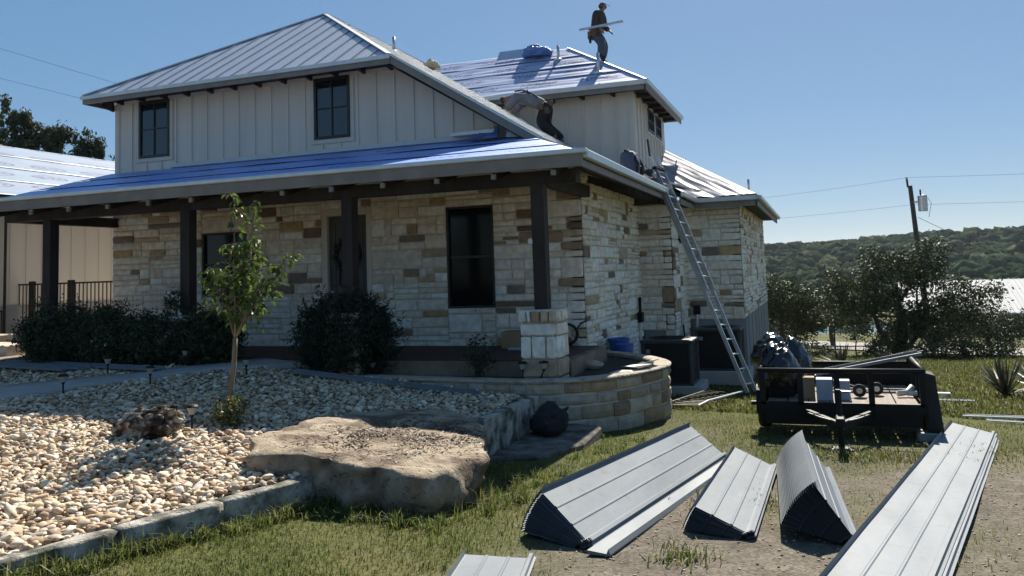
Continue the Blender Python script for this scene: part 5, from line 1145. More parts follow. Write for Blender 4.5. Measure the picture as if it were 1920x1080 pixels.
# ------------------------------------------------------------------ people
def skinned(name, pts, edges, root, m, parent, sub=2):
    me = bpy.data.meshes.new(name); me.from_pydata([p[0] for p in pts], edges, []); me.update()
    o = link(name, me, m, parent); sk = o.modifiers.new('skin', 'SKIN'); sk.use_smooth_shade = True
    for i, p in enumerate(pts):
        rr = p[1] if isinstance(p[1], tuple) else (p[1], p[1]); o.data.skin_vertices[0].data[i].radius = rr
    o.data.skin_vertices[0].data[root].use_root = True
    s = o.modifiers.new('sub', 'SUBSURF'); s.levels = sub; s.render_levels = sub
    return o
def person(name, label, J, origin, rot, mats, R=1.0, tools=True):
    """J: joint positions in the figure's own frame (x forward, y left, z up)"""
    t = thing(name, label, 'person', origin); MW = Matrix.Translation(Vector(origin)) @ Matrix.Rotation(rot, 4, 'Z')
    G = lambda p: tuple(MW @ Vector(p)); H = lambda a, b2, f: tuple(Vector(J[a]).lerp(Vector(J[b2]), f))
    # one continuous body
    P = []; E = []; idx = {}
    def add(k, p, r_, link_=None):
        idx[k] = len(P); P.append((G(p), r_)); 
        if link_ is not None: E.append((idx[link_], idx[k]))
    add('pelvis', J['pelvis'], (.135, .11)); add('waist', J['waist'], (.125, .105), 'pelvis'); add('chest', J['chest'], (.165, .12), 'waist'); add('neckb', J['neckb'], (.085, .075), 'chest'); add('neck', J['neck'], .055, 'neckb'); add('head0', H('neck', 'head', .45), (.075, .085), 'neck'); add('head1', J['head'], (.085, .095), 'head0'); add('crown', tuple(Vector(J['head'])+(Vector(J['head'])-Vector(J['neck'])).normalized()*.075), (.065, .07), 'head1')
    for s in 'LR':
        add('sh'+s, J['sh'+s], .068, 'chest'); add('el'+s, J['el'+s], .045, 'sh'+s); add('wr'+s, J['wr'+s], .030, 'el'+s)
        d = (Vector(J['wr'+s])-Vector(J['el'+s])).normalized(); hp = tuple(Vector(J['wr'+s])+d*.06); add('palm'+s, hp, (.042, .022), 'wr'+s)
        side = d.cross(Vector((0, 0, 1)) if abs(d.z) < .8 else Vector((1, 0, 0))).normalized(); dn = side.cross(d)
        for fi, (o_, ln) in enumerate(((-.028, .062), (-.009, .072), (.010, .068), (.027, .054))):
            b0 = Vector(hp)+side*o_+d*.025; add('f%d%s' % (fi, s), tuple(b0+d*ln*.5), .0095, 'palm'+s); add('g%d%s' % (fi, s), tuple(b0+d*ln*.75-dn*ln*.45), .008, 'f%d%s' % (fi, s))
        add('th'+s, tuple(Vector(hp)-side*.045-d*.005), .011, 'palm'+s); add('tp'+s, tuple(Vector(hp)-side*.055+d*.035-dn*.02), .009, 'th'+s)
        add('hip'+s, J['hip'+s], .095, 'pelvis'); add('kn'+s, J['kn'+s], .062, 'hip'+s); add('an'+s, J['an'+s], .042, 'kn'+s); add('toe'+s, J['toe'+s], (.045, .035), 'an'+s)
    skinned('body', P, E, 0, mats['skin'], t)
    hd = Vector(J['head']); up = (hd-Vector(J['neck'])).normalized(); fw = Vector(J['face']).normalized(); sd = up.cross(fw).normalized(); fw = sd.cross(up)
    f_ = MB(); nz = hd+fw*.10-up*.01; f_.add([G(nz+sd*.014-up*.02), G(nz-sd*.014-up*.02), G(nz+fw*.024-up*.024), G(nz+up*.03-fw*.008)], [(0, 1, 2), (1, 3, 2), (3, 0, 2)]); f_.build('nose', mats['skin'], t)
    for s in (-1, 1):
        MB().lathe([(.002, -.011), (.011, 0), (.002, .011)], G(hd+fw*.088+sd*.032*s+up*.015), 8).build('eye', M['black'], t)
        MB().lathe([(.004, -.026), (.014, -.01), (.016, .012), (.004, .026)], G(hd+sd*.088*s-fw*.005), 8).build('ear', mats['skin'], t)
    MB().bar(G(hd+fw*.085-up*.052-sd*.022), G(hd+fw*.085-up*.052+sd*.022), .008, .01).build('mouth', M['leather'], t)
    # jacket over trunk and arms
    k = .045; P2 = [(G(J['pelvis']), (.135+k, .115+k)), (G(J['waist']), (.125+k, .11+k)), (G(J['chest']), (.165+k, .125+k)), (G(J['neckb']), (.095+k, .085+k))]; E2 = [(0, 1), (1, 2), (2, 3)]
    for s in 'LR':
        b = len(P2); P2 += [(G(J['sh'+s]), .068+k), (G(J['el'+s]), .048+k*.8), (G(H('el'+s, 'wr'+s, .92)), .036+k*.7)]; E2 += [(2, b), (b, b+1), (b+1, b+2)]
    skinned('jacket', P2, E2, 0, mats['top'], t)
    P3 = [(G(H('pelvis', 'waist', .35)), (.135+k*.7, .115+k*.7)), (G(J['pelvis']), (.138+k*.7, .115+k*.7))]; E3 = [(0, 1)]
    for s in 'LR':
        b = len(P3); P3 += [(G(J['hip'+s]), .105+k*.7), (G(J['kn'+s]), .075+k*.9), (G(H('kn'+s, 'an'+s, .95)), .058+k*.9)]; E3 += [(1, b), (b, b+1), (b+1, b+2)]
    skinned('trousers', P3, E3, 1, mats['legs'], t)
    for s in 'LR':
        skinned('boot', [(G(H('kn'+s, 'an'+s, .85)), .062), (G(J['an'+s]), (.062, .056)), (G(J['toe'+s]), (.055, .042))], [(0, 1), (1, 2)], 1, M['black_cloth'], t)
    return t, G, (hd, up, fw, sd)
# standing figure on the hip of the rear roof: faces right (+x), slightly stooped
JA = dict(pelvis=(-.10, 0, .72), waist=(-.10, 0, .88), chest=(-.03, 0, 1.10), neckb=(.05, 0, 1.28), neck=(.085, 0, 1.34), head=(.13, 0, 1.43), face=(.85, 0, -.55),
          shL=(.0, .19, 1.20), elL=(.02, .22, .93), wrL=(.17, .20, .79), shR=(.0, -.19, 1.20), elR=(-.02, -.23, .94), wrR=(.14, -.21, .74),
          hipL=(-.09, .09, .66), knL=(.06, .11, .36), anL=(-.03, .11, -.02), toeL=(.12, .12, -.10), hipR=(-.09, -.09, .66), knR=(.10, -.10, .38), anR=(.03, -.10, .03), toeR=(.17, -.10, -.03))
JA = {k_: ((v_[0]*.95, v_[1]*.95, v_[2]*.94) if k_ != 'face' else v_) for k_, v_ in JA.items()}
p1, G1, h1 = person('person', 'person in dark hooded jacket and jeans standing on the roof holding a metal trim', JA, (-4.86, 20.15, 6.90), -.25, dict(skin=M['skin'], top=M['cloth_jacket'], legs=M['jeans']))
hd, up, fw, sd = h1
skinned('hood', [(G1(hd-up*.10-fw*.05), (.10, .09)), (G1(hd+up*.0-fw*.022), (.105, .112)), (G1(hd+up*.10-fw*.03), (.06, .065))], [(0, 1), (1, 2)], 0, M['cloth_jacket'], p1)
MB().prism([G1(hd+up*.065+fw*.06+sd*.07), G1(hd+up*.05+fw*.16+sd*.05), G1(hd+up*.05+fw*.16-sd*.05), G1(hd+up*.065+fw*.06-sd*.07)], (0, 0, .014)).build('cap_brim', M['cloth_jacket'], p1)
MB().lathe([(.185, -.03), (.19, 0), (.185, .035)], G1((-.10, 0, .75)), 18).build('tool_belt', M['leather'], p1)
for (c, s) in (((-.22, -.14, .62), (.05, .06, .10)), ((-.05, -.21, .66), (.07, .04, .10)), ((-.24, .08, .64), (.05, .05, .09)), ((-.20, -.17, .50), (.03, .03, .09))):
    q = Vector(G1(c)); MB().box(q.x-s[0], q.x+s[0], q.y-s[1], q.y+s[1], q.z-s[2], q.z+s[2]).bev('pouch', M['leather'] if s[0] > .04 else M['black_cloth'], p1, .015)
pa, pb2 = Vector(G1((-.42, -.285, .74))), Vector(G1((.78, -.285, .72)))
channel(pa, pb2, .085, .075, M['steel'], 'metal_trim', 'folded metal trim carried by the person standing on the roof')
# crouched figure working on the long slope, head up-slope
JB = dict(pelvis=(.25, 0, .76), waist=(.45, 0, .93), chest=(.75, 0, 1.06), neckb=(.98, 0, 1.08), neck=(1.05, 0, 1.06), head=(1.20, 0, 1.0), face=(.5, 0, -.85),
          shL=(.84, .20, 1.0), elL=(1.0, .27, .84), wrL=(1.14, .2, .80), shR=(.84, -.20, 1.0), elR=(.98, -.27, .84), wrR=(1.10, -.22, .78),
          hipL=(.22, .10, .72), knL=(.36, .13, .40), anL=(-.02, .13, .05), toeL=(.14, .14, .10), hipR=(.22, -.10, .72), knR=(.28, -.14, .38), anR=(-.12, -.13, .0), toeR=(.04, -.14, .04))
p2, G2, h2 = person('person', 'person in pale shirt and black trousers bending over on the metal roof slope', JB, (-5.30, 17.5, CAT(-5.30)+.02), math.pi+.05, dict(skin=M['skin'], top=M['shirt'], legs=M['black_cloth']))
hd, up, fw, sd = h2
skinned('cap', [(G2(hd-up*.05-fw*.03), (.095, .10)), (G2(hd+up*.05-fw*.02), (.10, .105)), (G2(hd+up*.10-fw*.01), (.06, .065))], [(0, 1), (1, 2)], 0, M['black_cloth'], p2)
# harness straps
for y_ in (-.12, .12): MB().tube([G2((.38, y_*1.2, .98)), G2((.55, y_, 1.10)), G2((.74, y_*.8, 1.19)), G2((.92, y_*.9, 1.17))], .018, 6).build('harness_strap', M['black_cloth'], p2)
MB().tube([G2((.70, -.14, 1.24)), G2((.68, -.22, 1.08)), G2((.55, -.20, .88))], .018, 6).build('harness_strap', M['black_cloth'], p2)
MB().lathe([(.17, -.03), (.175, 0), (.17, .03)], G2((.30, 0, .80)), 16).build('tool_belt', M['leather'], p2)
for c in ((.30, .20, .76), (.18, .16, .66), (.12, .05, .84), (.25, -.20, .70)):
    q = Vector(G2(c)); MB().box(q.x-.06, q.x+.06, q.y-.05, q.y+.05, q.z-.08, q.z+.07).bev('pouch', M['leather'] if c[0] > 0 else M['black_cloth'], p2, .015)

# ------------------------------------------------------------------ small things on the roofs
def crumple(name, c, size, seed, m, lab, cat, amp=.5, n_=I4, Fn=F4, normal=None, flat=None):
    V = []; off = Vector((seed*2.3, seed*7.1, 3))
    for v in n_:
        p = Vector(v); k = 1+amp*mnoise.noise(p*1.7+off)+amp*.5*abs(mnoise.noise(p*4.5+off))+amp*.25*abs(mnoise.noise(p*10+off)); q = Vector((p.x*k*size[0], p.y*k*size[1], max(p.z*k, -.35)*size[2]))
        z = c[2]+q.z
        if flat is not None: z = max(z, flat(c[0]+q.x, c[1]+q.y)+.012)
        V.append((c[0]+q.x, c[1]+q.y, z))
    return tag(link(name, np_mesh(name, V, Fn), m), lab, cat)
RF = lambda x, y: 5.85+RS*(y-18.5)
M['tarp'] = mat('blue_tarp_cloth', (.05, .13, .36), (.10, .20, .46), rough=.45, scale=4, bump=.8, bscale=12)
crumple('tarp', (-6.75, 20.72, RF(0, 20.72)+.10), (.36, .25, .22), 2, M['tarp'], 'crumpled blue tarp bundled near the ridge of the rear roof', 'tarp', .45, flat=RF)
tag(MB().prism([(-7.95, 20.80, RF(0, 20.8)+.03), (-6.95, 20.80, RF(0, 20.8)+.03), (-6.95, 21.07, RF(0, 21.07)+.16), (-7.95, 21.07, RF(0, 21.07)+.16)], (0, 0, .012)).build('metal_trim', M['roofmetal'], None), 'grey metal flashing lying along the rear roof ridge', 'metal trim')
crumple('paper_bag', (-9.05, 18.95, CAT(-9.05)+.10), (.20, .15, .14), 5, M['paper'], 'crumpled brown paper bag on the long metal slope', 'bag', .5, flat=lambda x, y: CAT(x)-.01)
# backpack and dark clothing on the side eave, blue tarp by the ladder
KZ = lambda x: 3.72+(-4.1-x)*.442 if x > -4.1 else CAT(x)
bp_ = thing('backpack', 'navy rucksack with black straps standing on the side eave', 'backpack', (-3.4, 16.3, KZ(-3.4)))
V = []
for v in I4:
    p = Vector(v); q = Vector((math.copysign(abs(p.x)**.6, p.x)*.17, math.copysign(abs(p.y)**.6, p.y)*.34, math.copysign(abs(p.z)**.7, p.z)*.25)); k = 1+.08*mnoise.noise(p*3); V.append((-3.42+q.x*k, 16.25+q.y*k, KZ(-3.42)+.25+q.z*k))
MB().add(V, [tuple(f) for f in F4]).build('pack_body', M['navy'], bp_, smooth=True)
for y_ in (16.02, 16.48): MB().tube([(-3.25, y_, KZ(-3.3)+.05), (-3.22, y_, KZ(-3.3)+.28), (-3.32, y_, KZ(-3.3)+.49), (-3.48, y_, KZ(-3.4)+.52)], .026, 8).build('strap', M['black_cloth'], bp_)
MB().tube([(-3.42, 16.1, KZ(-3.4)+.50), (-3.42, 16.25, KZ(-3.4)+.57), (-3.42, 16.4, KZ(-3.4)+.50)], .015, 8).build('grab_handle', M['black_cloth'], bp_)
crumple('jacket', (-3.36, 17.25, KZ(-3.36)+.08), (.20, .62, .22), 8, M['black_cloth'], 'black garment heaped on the side eave between rucksack and ladder', 'garment', .4, flat=lambda x, y: KZ(x)-.01)
V, F = cloth((-2.80, 18.5, 3.30), (-2.85, 19.5, 3.30), (-3.80, 19.9, 3.95), (-3.80, 18.5, 3.95), 24, 24, .05, 2, 2, 95, .04)
tag(MB().add(V, F).build('tarp', M['tarp'], None, smooth=True), 'small blue tarp on the roof behind the top of the ladder', 'tarp').modifiers.new('t', 'SOLIDIFY').thickness = .004
channel((-3.05, 18.15, 3.42), (-2.60, 19.9, 3.34), .20, .05, M['drip'], 'metal_trim', 'bright white trim resting on the eave beside the ladder')
channel((-6.2, 13.80, 4.12), (-5.35, 13.80, 4.12), .14, .09, M['gutter'], 'metal_trim', 'loose grey flashing at the end of the porch roof by the upper wall')
tag(MB().prism([(-5.05, 13.55, 3.98), (-4.35, 13.5, 3.93), (-5.0, 13.62, 4.32)], (0, .012, 0)).build('offcut', M['metal'], None), 'triangular metal offcut propped at the foot of the gable edge', 'offcut')
V, F = cloth((-5.85, 13.45, 3.93), (-5.15, 13.45, 3.93), (-5.3, 13.92, 4.25), (-5.75, 13.92, 4.10), 16, 12, .05, 3, 3, 97, .03)
tag(MB().add(V, F).build('underlayment_scrap', M['tarp'], None, smooth=True), 'blue underlayment scrap folded up against the upper wall', 'scrap').modifiers.new('t', 'SOLIDIFY').thickness = .004

# ------------------------------------------------------------------ porch and planter clutter
wr = thing('wreath', 'dark leafy wreath hanging on the front door', 'wreath', (-8.60, 14.03, 2.05)); n = 420; a = rng.uniform(0, 6.28, n); rr = .27+rng.normal(0, .035, n)
P = np.stack([-8.60+np.cos(a)*rr, 14.03+rng.normal(0, .02, n), 2.05+np.sin(a)*rr*1.05], 1); D = rng.normal(0, 1, (n, 3)); D /= np.linalg.norm(D, axis=1)[:, None]; D2 = np.cross(D, rng.normal(0, 1, (n, 3))); D2 /= np.linalg.norm(D2, axis=1)[:, None]
P[:, 1] = np.minimum(P[:, 1], 14.045); V = np.stack([P-D*.035, P-D2*.013, P+D*.035, P+D2*.013], 1).reshape(-1, 3); F = np.arange(n)[:, None]*4+np.arange(4)[None]
tag(link('leaves', np_mesh('leaves', V, F, np.tile((.012, .018, .010), (n*4, 1))), M['leafd'], wr), kind='stuff'); MB().tube([(-8.60+math.cos(k)*.27, 14.05, 2.05+math.sin(k)*.28) for k in np.linspace(0, 6.283, 24)], .016, 6).build('ring', M['bark_dark'], wr)
MB().tube([(-8.78, 14.03, 1.78), (-8.78, 14.02, 1.45)], .02, 6).build('ribbon', M['black_cloth'], wr)
cr_ = thing('open_crate', 'open cardboard crate on the porch deck left of the corner pedestal', 'crate', (-5.0, 13.6, .29))
for (x0, x1, y0, y1) in ((-5.20, -4.80, 13.40, 13.42), (-5.20, -4.80, 13.76, 13.78), (-5.20, -5.18, 13.42, 13.76), (-4.82, -4.80, 13.42, 13.76)): MB().box(x0, x1, y0, y1, .295, .58).build('side', M['cardboard'] if y0 > 13.5 or x0 < -5 else M['leather'], cr_)
MB().box(-5.18, -4.82, 13.42, 13.76, .293, .30).build('bottom', M['cardboard'], cr_)
tag(MB().box(-4.98, -4.72, 13.1, 13.3, .292, .33).bev('folded_cloth', M['boxblue'], None, .01), 'folded pale blue cloth on the deck in front of the crate', 'cloth')
hs = thing('garden_hose', 'black coiled hose hanging low on the stone wall right of the corner pedestal', 'hose', (-4.15, 13.9, .3))
for k in range(3): MB().tube([(-4.15+math.cos(a)*(.16+.02*k), 13.88-.03*k, .50+math.sin(a)*(.16+.01*k)) for a in np.linspace(0, 6.283, 22)], .016, 6).build('coil', M['rubber'], hs)
MB().tube([(-4.0, 13.86, .55), (-3.9, 13.84, .68), (-3.8, 13.85, .72)], .016, 6).build('nozzle', M['rubber'], hs)
bt = thing('plastic_tub', 'blue plastic tub tipped against the side wall behind the planter', 'tub', (-3.65, 15.2, .0))
MB().lathe([(.15, 0), (.19, .30), (.20, .31), (.185, .31), (.14, .02)], (-3.60, 15.35, -.03), 18).build('shell', M['blue_plastic'], bt); MB().lathe([(.205, .29), (.21, .32), (.20, .33), (.19, .30)], (-3.60, 15.35, -.03), 18).build('rim', M['blue_plastic'], bt)
MB().lathe([(.13, 0), (.16, .24), (.17, .25), (.15, .25)], (-3.42, 15.05, -.03), 16).build('inner_tub', M['blue_plastic'], bt)
for (P_, lab) in (([(-2.98, 12.75, .08), (-2.62, 12.05, .16), (-2.40, 12.35, .17), (-2.78, 12.95, .09)], 'large white card sheet lying on the planter soil'), ([(-2.72, 12.85, .09), (-2.45, 12.45, .20), (-2.37, 12.75, .20), (-2.6, 13.05, .09)], 'smaller white card propped on the planter rim beside the large one'), ([(-3.0, 12.1, .06), (-2.72, 11.85, .07), (-2.60, 12.05, .11), (-2.9, 12.3, .08)], 'white card offcut nearest the front of the planter')):
    tag(MB().prism(P_, (0, 0, .006)).build('card_sheet', M['white'], None), lab, 'card')
tag(rock('rock', (-3.42, 12.65, .12), (.19, .12, .075), 6, M['cap'], .25, 1.5), 'oblong pale stone lying in the planter soil', 'rock')
tb = bag('tool_bag', (-3.33, 10.15, -.30), (.24, .27, .19), 4, 'black tool bag on the stone step beside the edging', 'black_cloth')
MB().tube([(-3.20, 9.98, -.20), (-3.10, 10.05, -.13), (-3.07, 10.15, -.12), (-3.10, 10.25, -.14), (-3.18, 10.32, -.22)], .012, 8).build('handle', M['black_cloth'], tb)
# path lights
def path_light(x, y, h, lab, z=None, tilt=0.):
    z0 = float(gz(x, y)) if z is None else z; t = thing('path_light', lab, 'garden light', (x, y, z0), 'solar path lights')
    MB().tube([(x, y, z0-.05), (x+tilt*h, y, z0+h*.62)], .011, 8).build('stake', M['blackpaint'], t)
    c = (x+tilt*h, y, z0+h*.62); MB().lathe([(.014, -.02), (.02, 0), (.03, .012)], c, 12).build('collar', M['blackpaint'], t)
    MB().lathe([(.028, .012), (.055, .085), (.056, .09)], c, 14).build('lamp_glass', M['glow'], t); MB().lathe([(.066, .09), (.068, .10), (.05, .118), (.012, .126)], c, 14).build('lamp_cap', M['blackpaint'], t)
for (x, y, lab) in ((-9.78, 8.60, 'path light on the near side of the garden path, second from the left edge'), (-10.43, 9.98, 'path light standing among the metal trims beyond the path'), (-8.92, 9.28, 'path light on the near side of the path left of the young tree'), (-8.10, 10.32, 'path light on the near side of the path right of the young tree'), (-11.25, 8.55, 'path light cut by the left edge of the frame'), (-9.62, 10.75, 'path light in the shade at the edge of the shrub bed'), (-6.55, 7.42, 'pale path light in front of the little bush under the tree')):
    path_light(x, y, .31, lab)
path_light(-4.02, 11.15, .26, 'path light in the planter in front of the corner pedestal', .05); path_light(-3.80, 11.15, .28, 'tilted path light in the planter right of the other one', .05, .35); path_light(-6.55, 11.35, .24, 'path light in the planter soil left of the crate', .05)
# ------------------------------------------------------------------ foliage helpers
def leaf_quads(P, size, cols, flat=0., aspect=.42, droop=0.):
    n = len(P); size = np.asarray(size)*np.ones(n); D = rng.normal(0, 1, (n, 3)); D[:, 2] = D[:, 2]*(1-flat)-droop; D /= np.linalg.norm(D, axis=1)[:, None]
    S = np.cross(D, rng.normal(0, 1, (n, 3))); S /= np.linalg.norm(S, axis=1)[:, None]; Nn = np.cross(D, S)
    s = size[:, None]; V = np.stack([P-D*s*.5, P-S*s*aspect*.5+Nn*s*.08, P+D*s*.5, P+S*s*aspect*.5+Nn*s*.08], 1).reshape(-1, 3)
    return V, np.arange(n)[:, None]*4+np.arange(4)[None], np.repeat(cols, 4, axis=0)
def clumped(blobs, per, spread, shell=.55):
    """leaf points gathered in clumps inside ellipsoids: blobs = (centre, radii, clumps)"""
    out = []
    for c, r_, nc in blobs:
        d = rng.normal(0, 1, (nc, 3)); d /= np.linalg.norm(d, axis=1)[:, None]; rr = (shell+(1-shell)*rng.random(nc)**.6); cc = np.array(c)+d*rr[:, None]*np.array(r_)
        k = rng.poisson(per, nc); idx = np.repeat(np.arange(nc), k); sp = spread*rng.uniform(.6, 1.4, nc)[idx]
        out.append(cc[idx]+rng.normal(0, 1, (len(idx), 3))*sp[:, None]*np.array([1, 1, .7]))
    return np.concatenate(out)
def pick(pal_, n, lo=.8, hi=1.2):
    pal_ = np.array(pal_); return pal_[rng.integers(0, len(pal_), n)]*rng.uniform(lo, hi, (n, 1))
def crown(name, parent, P, size, pal_, m, **kw):
    V, F, CC = leaf_quads(P, size, pick(pal_, len(P)), **kw); return link(name, np_mesh(name, V, F, CC), m, parent)
def limb(p, q, r0, r1, k=6, wob=.08, seed=0):
    p, q = Vector(p), Vector(q); L = (q-p).length; pts = []; rs = []
    for i in range(k+1):
        f = i/k; o_ = Vector((mnoise.noise(Vector((seed, f*2, 1))), mnoise.noise(Vector((seed, f*2, 5))), 0))*wob*L*math.sin(f*math.pi); pts.append(p.lerp(q, f)+o_); rs.append(r0+(r1-r0)*f)
    return pts, rs
# ------------------------------------------------------------------ young tree
yt = thing('young_tree', 'slim young tree with glossy green leaves standing in the gravel', 'tree', (-6.43, 7.85, -.05))
TB = Vector((-6.43, 7.85, -.08)); FK = Vector((-6.31, 7.85, .95))
pts, rs = limb(TB, FK, .036, .026, 8, .04, 2); MB().tube(pts, rs, 10).build('trunk', M['bark'], yt, smooth=True)
tips = []
brs = [(FK, (-6.02, 7.85, 2.48), .020), (FK, (-6.40, 7.95, 2.58), .016), (FK, (-5.80, 7.70, 1.62), .016), (FK, (-6.58, 7.80, 1.75), .014), (FK, (-5.72, 8.0, 1.85), .013), (FK, (-6.12, 7.6, 2.0), .015), (FK, (-6.30, 8.1, 2.0), .013), (FK, (-5.95, 7.75, 2.05), .012)]
br_r = random.Random(9); LEAFP = []
for i, (a, b2, rr) in enumerate(brs):
    pts, rs = limb(a, b2, rr, .004, 9, .12, i+3); MB().tube(pts, rs, 7).build('branch', M['bark'], yt, smooth=True)
    for f in range(3, 10):
        for _ in range(6 if i > 1 else 4):
            p = pts[min(f, 9)]; d = Vector((br_r.gauss(0, 1), br_r.gauss(0, 1), br_r.gauss(.15, .5))).normalized()*br_r.uniform(.08, .26)*(1 if f < 8 else .5)
            q = p+d
            MB().tube([p, p.lerp(q, .5)+Vector((0, 0, .01)), q], [.004, .003, .002], 5).build('twig', M['bark'], yt)
            for k in range(3): LEAFP.append((p.lerp(q, .45+.28*k)+Vector((br_r.gauss(0, .02), br_r.gauss(0, .02), br_r.gauss(-.01, .015))), d))
def leaf_mesh(kf):
    L, W = 1.0, .30; f = .10+kf*.06; c = .16
    V = [(0, 0, 0), (.25*L, W*.8, f), (.25*L, 0, .0), (.25*L, -W*.8, f), (.58*L, W*.78, f-.03), (.58*L, 0, -.03-c*.2), (.58*L, -W*.78, f-.03), (L, 0, -c)]
    F = [(0, 2, 1), (0, 3, 2), (1, 2, 5, 4), (2, 3, 6, 5), (4, 5, 7), (5, 6, 7)]
    me = MB().add(V, F).mesh('leaf'); me.materials.append(M['leafo']); return me
lms = [leaf_mesh(k) for k in range(4)]; random.Random(3).shuffle(LEAFP); gpal = [(.055, .095, .018), (.075, .125, .022), (.10, .155, .030), (.045, .075, .018), (.14, .18, .045)]
lv, lf, lc = [], [], []
for i, (p, d) in enumerate(LEAFP[:800]):
    d = (d+Vector((br_r.gauss(0, .12), br_r.gauss(0, .12), -.12))).normalized(); s = br_r.uniform(.065, .11); c = gpal[br_r.randrange(5)]; kk = br_r.uniform(.8, 1.2)
    q = d.to_track_quat('X', 'Z') @ Matrix.Rotation(br_r.uniform(-1.2, 1.2), 3, 'X').to_quaternion()
    if i < 295:
        o = bpy.data.objects.new('leaf', lms[i % 4]); C.objects.link(o); o.location = p; o.rotation_mode = 'QUATERNION'; o.rotation_quaternion = q; o.scale = (s, s, s); o.color = (c[0]*kk, c[1]*kk, c[2]*kk, 1); attach(o, yt)
    else:
        me = lms[i % 4]; b0 = len(lv); lv += [tuple(p+(q @ (v.co*s))) for v in me.vertices]; lf += [tuple(b0+k for k in pl.vertices) for pl in me.polygons]; lc += [(c[0]*kk, c[1]*kk, c[2]*kk)]*len(me.vertices)
me = bpy.data.meshes.new('foliage'); me.from_pydata(lv, [], lf); me.update(); a = me.color_attributes.new('Col', 'FLOAT_COLOR', 'POINT'); cc = np.ones((len(lv), 4), np.float32); cc[:, :3] = lc; a.data.foreach_set('color', cc.ravel())
tag(link('foliage', me, M['leaf'], yt), kind='stuff')
# ------------------------------------------------------------------ shrubs
def shrub(name, label, c, r_, clumps, per, size, pal_, spread=.07, stems=6, m='leafd', cat='shrub', shell=.45, **kw):
    t = thing(name, label, cat, (c[0], c[1], c[2]-r_[2])); rr = random.Random(label)
    for k in range(stems):
        q = (c[0]+rr.uniform(-.6, .6)*r_[0], c[1]+rr.uniform(-.6, .6)*r_[1], c[2]+rr.uniform(.0, .6)*r_[2]); pts, rs = limb((c[0]+rr.uniform(-.12, .12), c[1]+rr.uniform(-.1, .1), c[2]-r_[2]), q, .014, .004, 5, .1, k); MB().tube(pts, rs, 6).build('stem', M['bark_dark'], t)
    P = clumped([(c, r_, clumps)], per, spread, shell); sh = []
    for k in range(int(clumps*.28)):
        dv = Vector((rr.gauss(0, 1), rr.gauss(0, 1), rr.gauss(.35, .8))).normalized(); e0 = Vector((c[0]+dv.x*r_[0]*.7, c[1]+dv.y*r_[1]*.7, c[2]+dv.z*r_[2]*.7)); L_ = rr.uniform(.35, .75)*max(r_[0], r_[2])*.8; dv2 = (dv+Vector((0, 0, .5))).normalized()
        for j in range(rr.randrange(9, 18)): f = rr.random(); sh.append(e0+dv2*L_*f+Vector((rr.gauss(0, 1), rr.gauss(0, 1), rr.gauss(0, 1)))*.022)
    P = np.concatenate([P, np.array([tuple(q) for q in sh])]) if sh else P; P = P[P[:, 2] > c[2]-r_[2]]
    o = crown('foliage', t, P, rng.uniform(.7, 1.3, len(P))*size, pal_, M[m], **kw); return t
DK = [(.024, .044, .021), (.036, .062, .029), (.056, .086, .042), (.016, .030, .017)]
shrub('evergreen_shrub', 'large dark evergreen shrub at the left, in front of the fence', (-12.62, 11.0, .72), (.78, .50, .60), 330, 36, .06, DK, .06)
shrub('evergreen_shrub', 'dark evergreen shrub just right of the largest one', (-11.45, 11.0, .68), (.62, .46, .55), 270, 36, .06, DK, .06)
shrub('rose_bush', 'sparse leggy bush below the second porch post', (-10.50, 11.0, .62), (.55, .42, .50), 170, 28, .065, DK, .07)
shrub('oleander', 'narrow-leaved dark bush behind the young tree', (-9.55, 11.15, .65), (.60, .45, .52), 220, 28, .11, DK, .07, aspect=.2)
shrub('oleander', 'big dark bushy shrub with narrow leaves in front of the front door', (-7.08, 11.45, .66), (.84, .50, .66), 480, 34, .105, [(.014, .025, .015), (.022, .036, .021), (.034, .052, .031)], .08, aspect=.2)
shrub('thin_plant', 'thin twiggy plant in the planter left of the corner pedestal', (-4.80, 11.38, .35), (.22, .18, .35), 40, 10, .06, DK, .06, stems=9, shell=.2)
shrub('rose_climber', 'small climbing rose against the second porch post', (-10.36, 11.30, 1.20), (.14, .10, .30), 34, 14, .055, DK, .05, stems=3)
r = random.Random(2)
for k in range(5):
    q = (-10.36+r.uniform(-.16, .2), 11.22+r.uniform(-.06, .04), 1.15+r.uniform(-.1, .45)); o = rock('rose', q, (.032, .032, .028), k, M['white'], .3, 2, I1, F1); tag(o, 'pale rose bloom on the climber at the second porch post', 'flower', 'roses on the porch post')
shrub('small_bush', 'small yellow-green bush around the foot of the young tree', (-6.28, 7.72, .14), (.21, .17, .19), 46, 20, .042, [(.09, .10, .022), (.13, .13, .03), (.06, .075, .02), (.17, .17, .06)], .035, stems=5, m='leaf')
# weeds: lone grass tufts
def yucca(label, x, y, h, n, seed, pal_=((.035, .045, .028), (.05, .06, .04), (.085, .075, .055))):
    z = GL(x, y); t = thing('yucca', label, 'yucca', (x, y, z), 'yuccas on the far lawn'); rr = random.Random(seed)
    for k in range(n):
        a = rr.uniform(0, 6.28); e = rr.uniform(.35, 1.45); L = h*rr.uniform(.75, 1.1); d = Vector((math.cos(a)*math.cos(e), math.sin(a)*math.cos(e), math.sin(e))); s = d.cross(Vector((0, 0, 1))).normalized()*.028*(h/.8); up = s.cross(d).normalized()*.008
        p = Vector((x, y, z)); sag = Vector((0, 0, -.12*L*math.cos(e))); q1 = p+d*L*.5; q2 = p+d*L+sag; V = [p-s*.6, p+up, p+s*.6, q1-s, q1+up*1.5, q1+s, q2]
        o = MB().add(V, [(0, 1, 4, 3), (1, 2, 5, 4), (3, 4, 6), (4, 5, 6)]).build('leaf', M['leafo2'], t); c = rr.choice(pal_); o.color = (*c, 1)
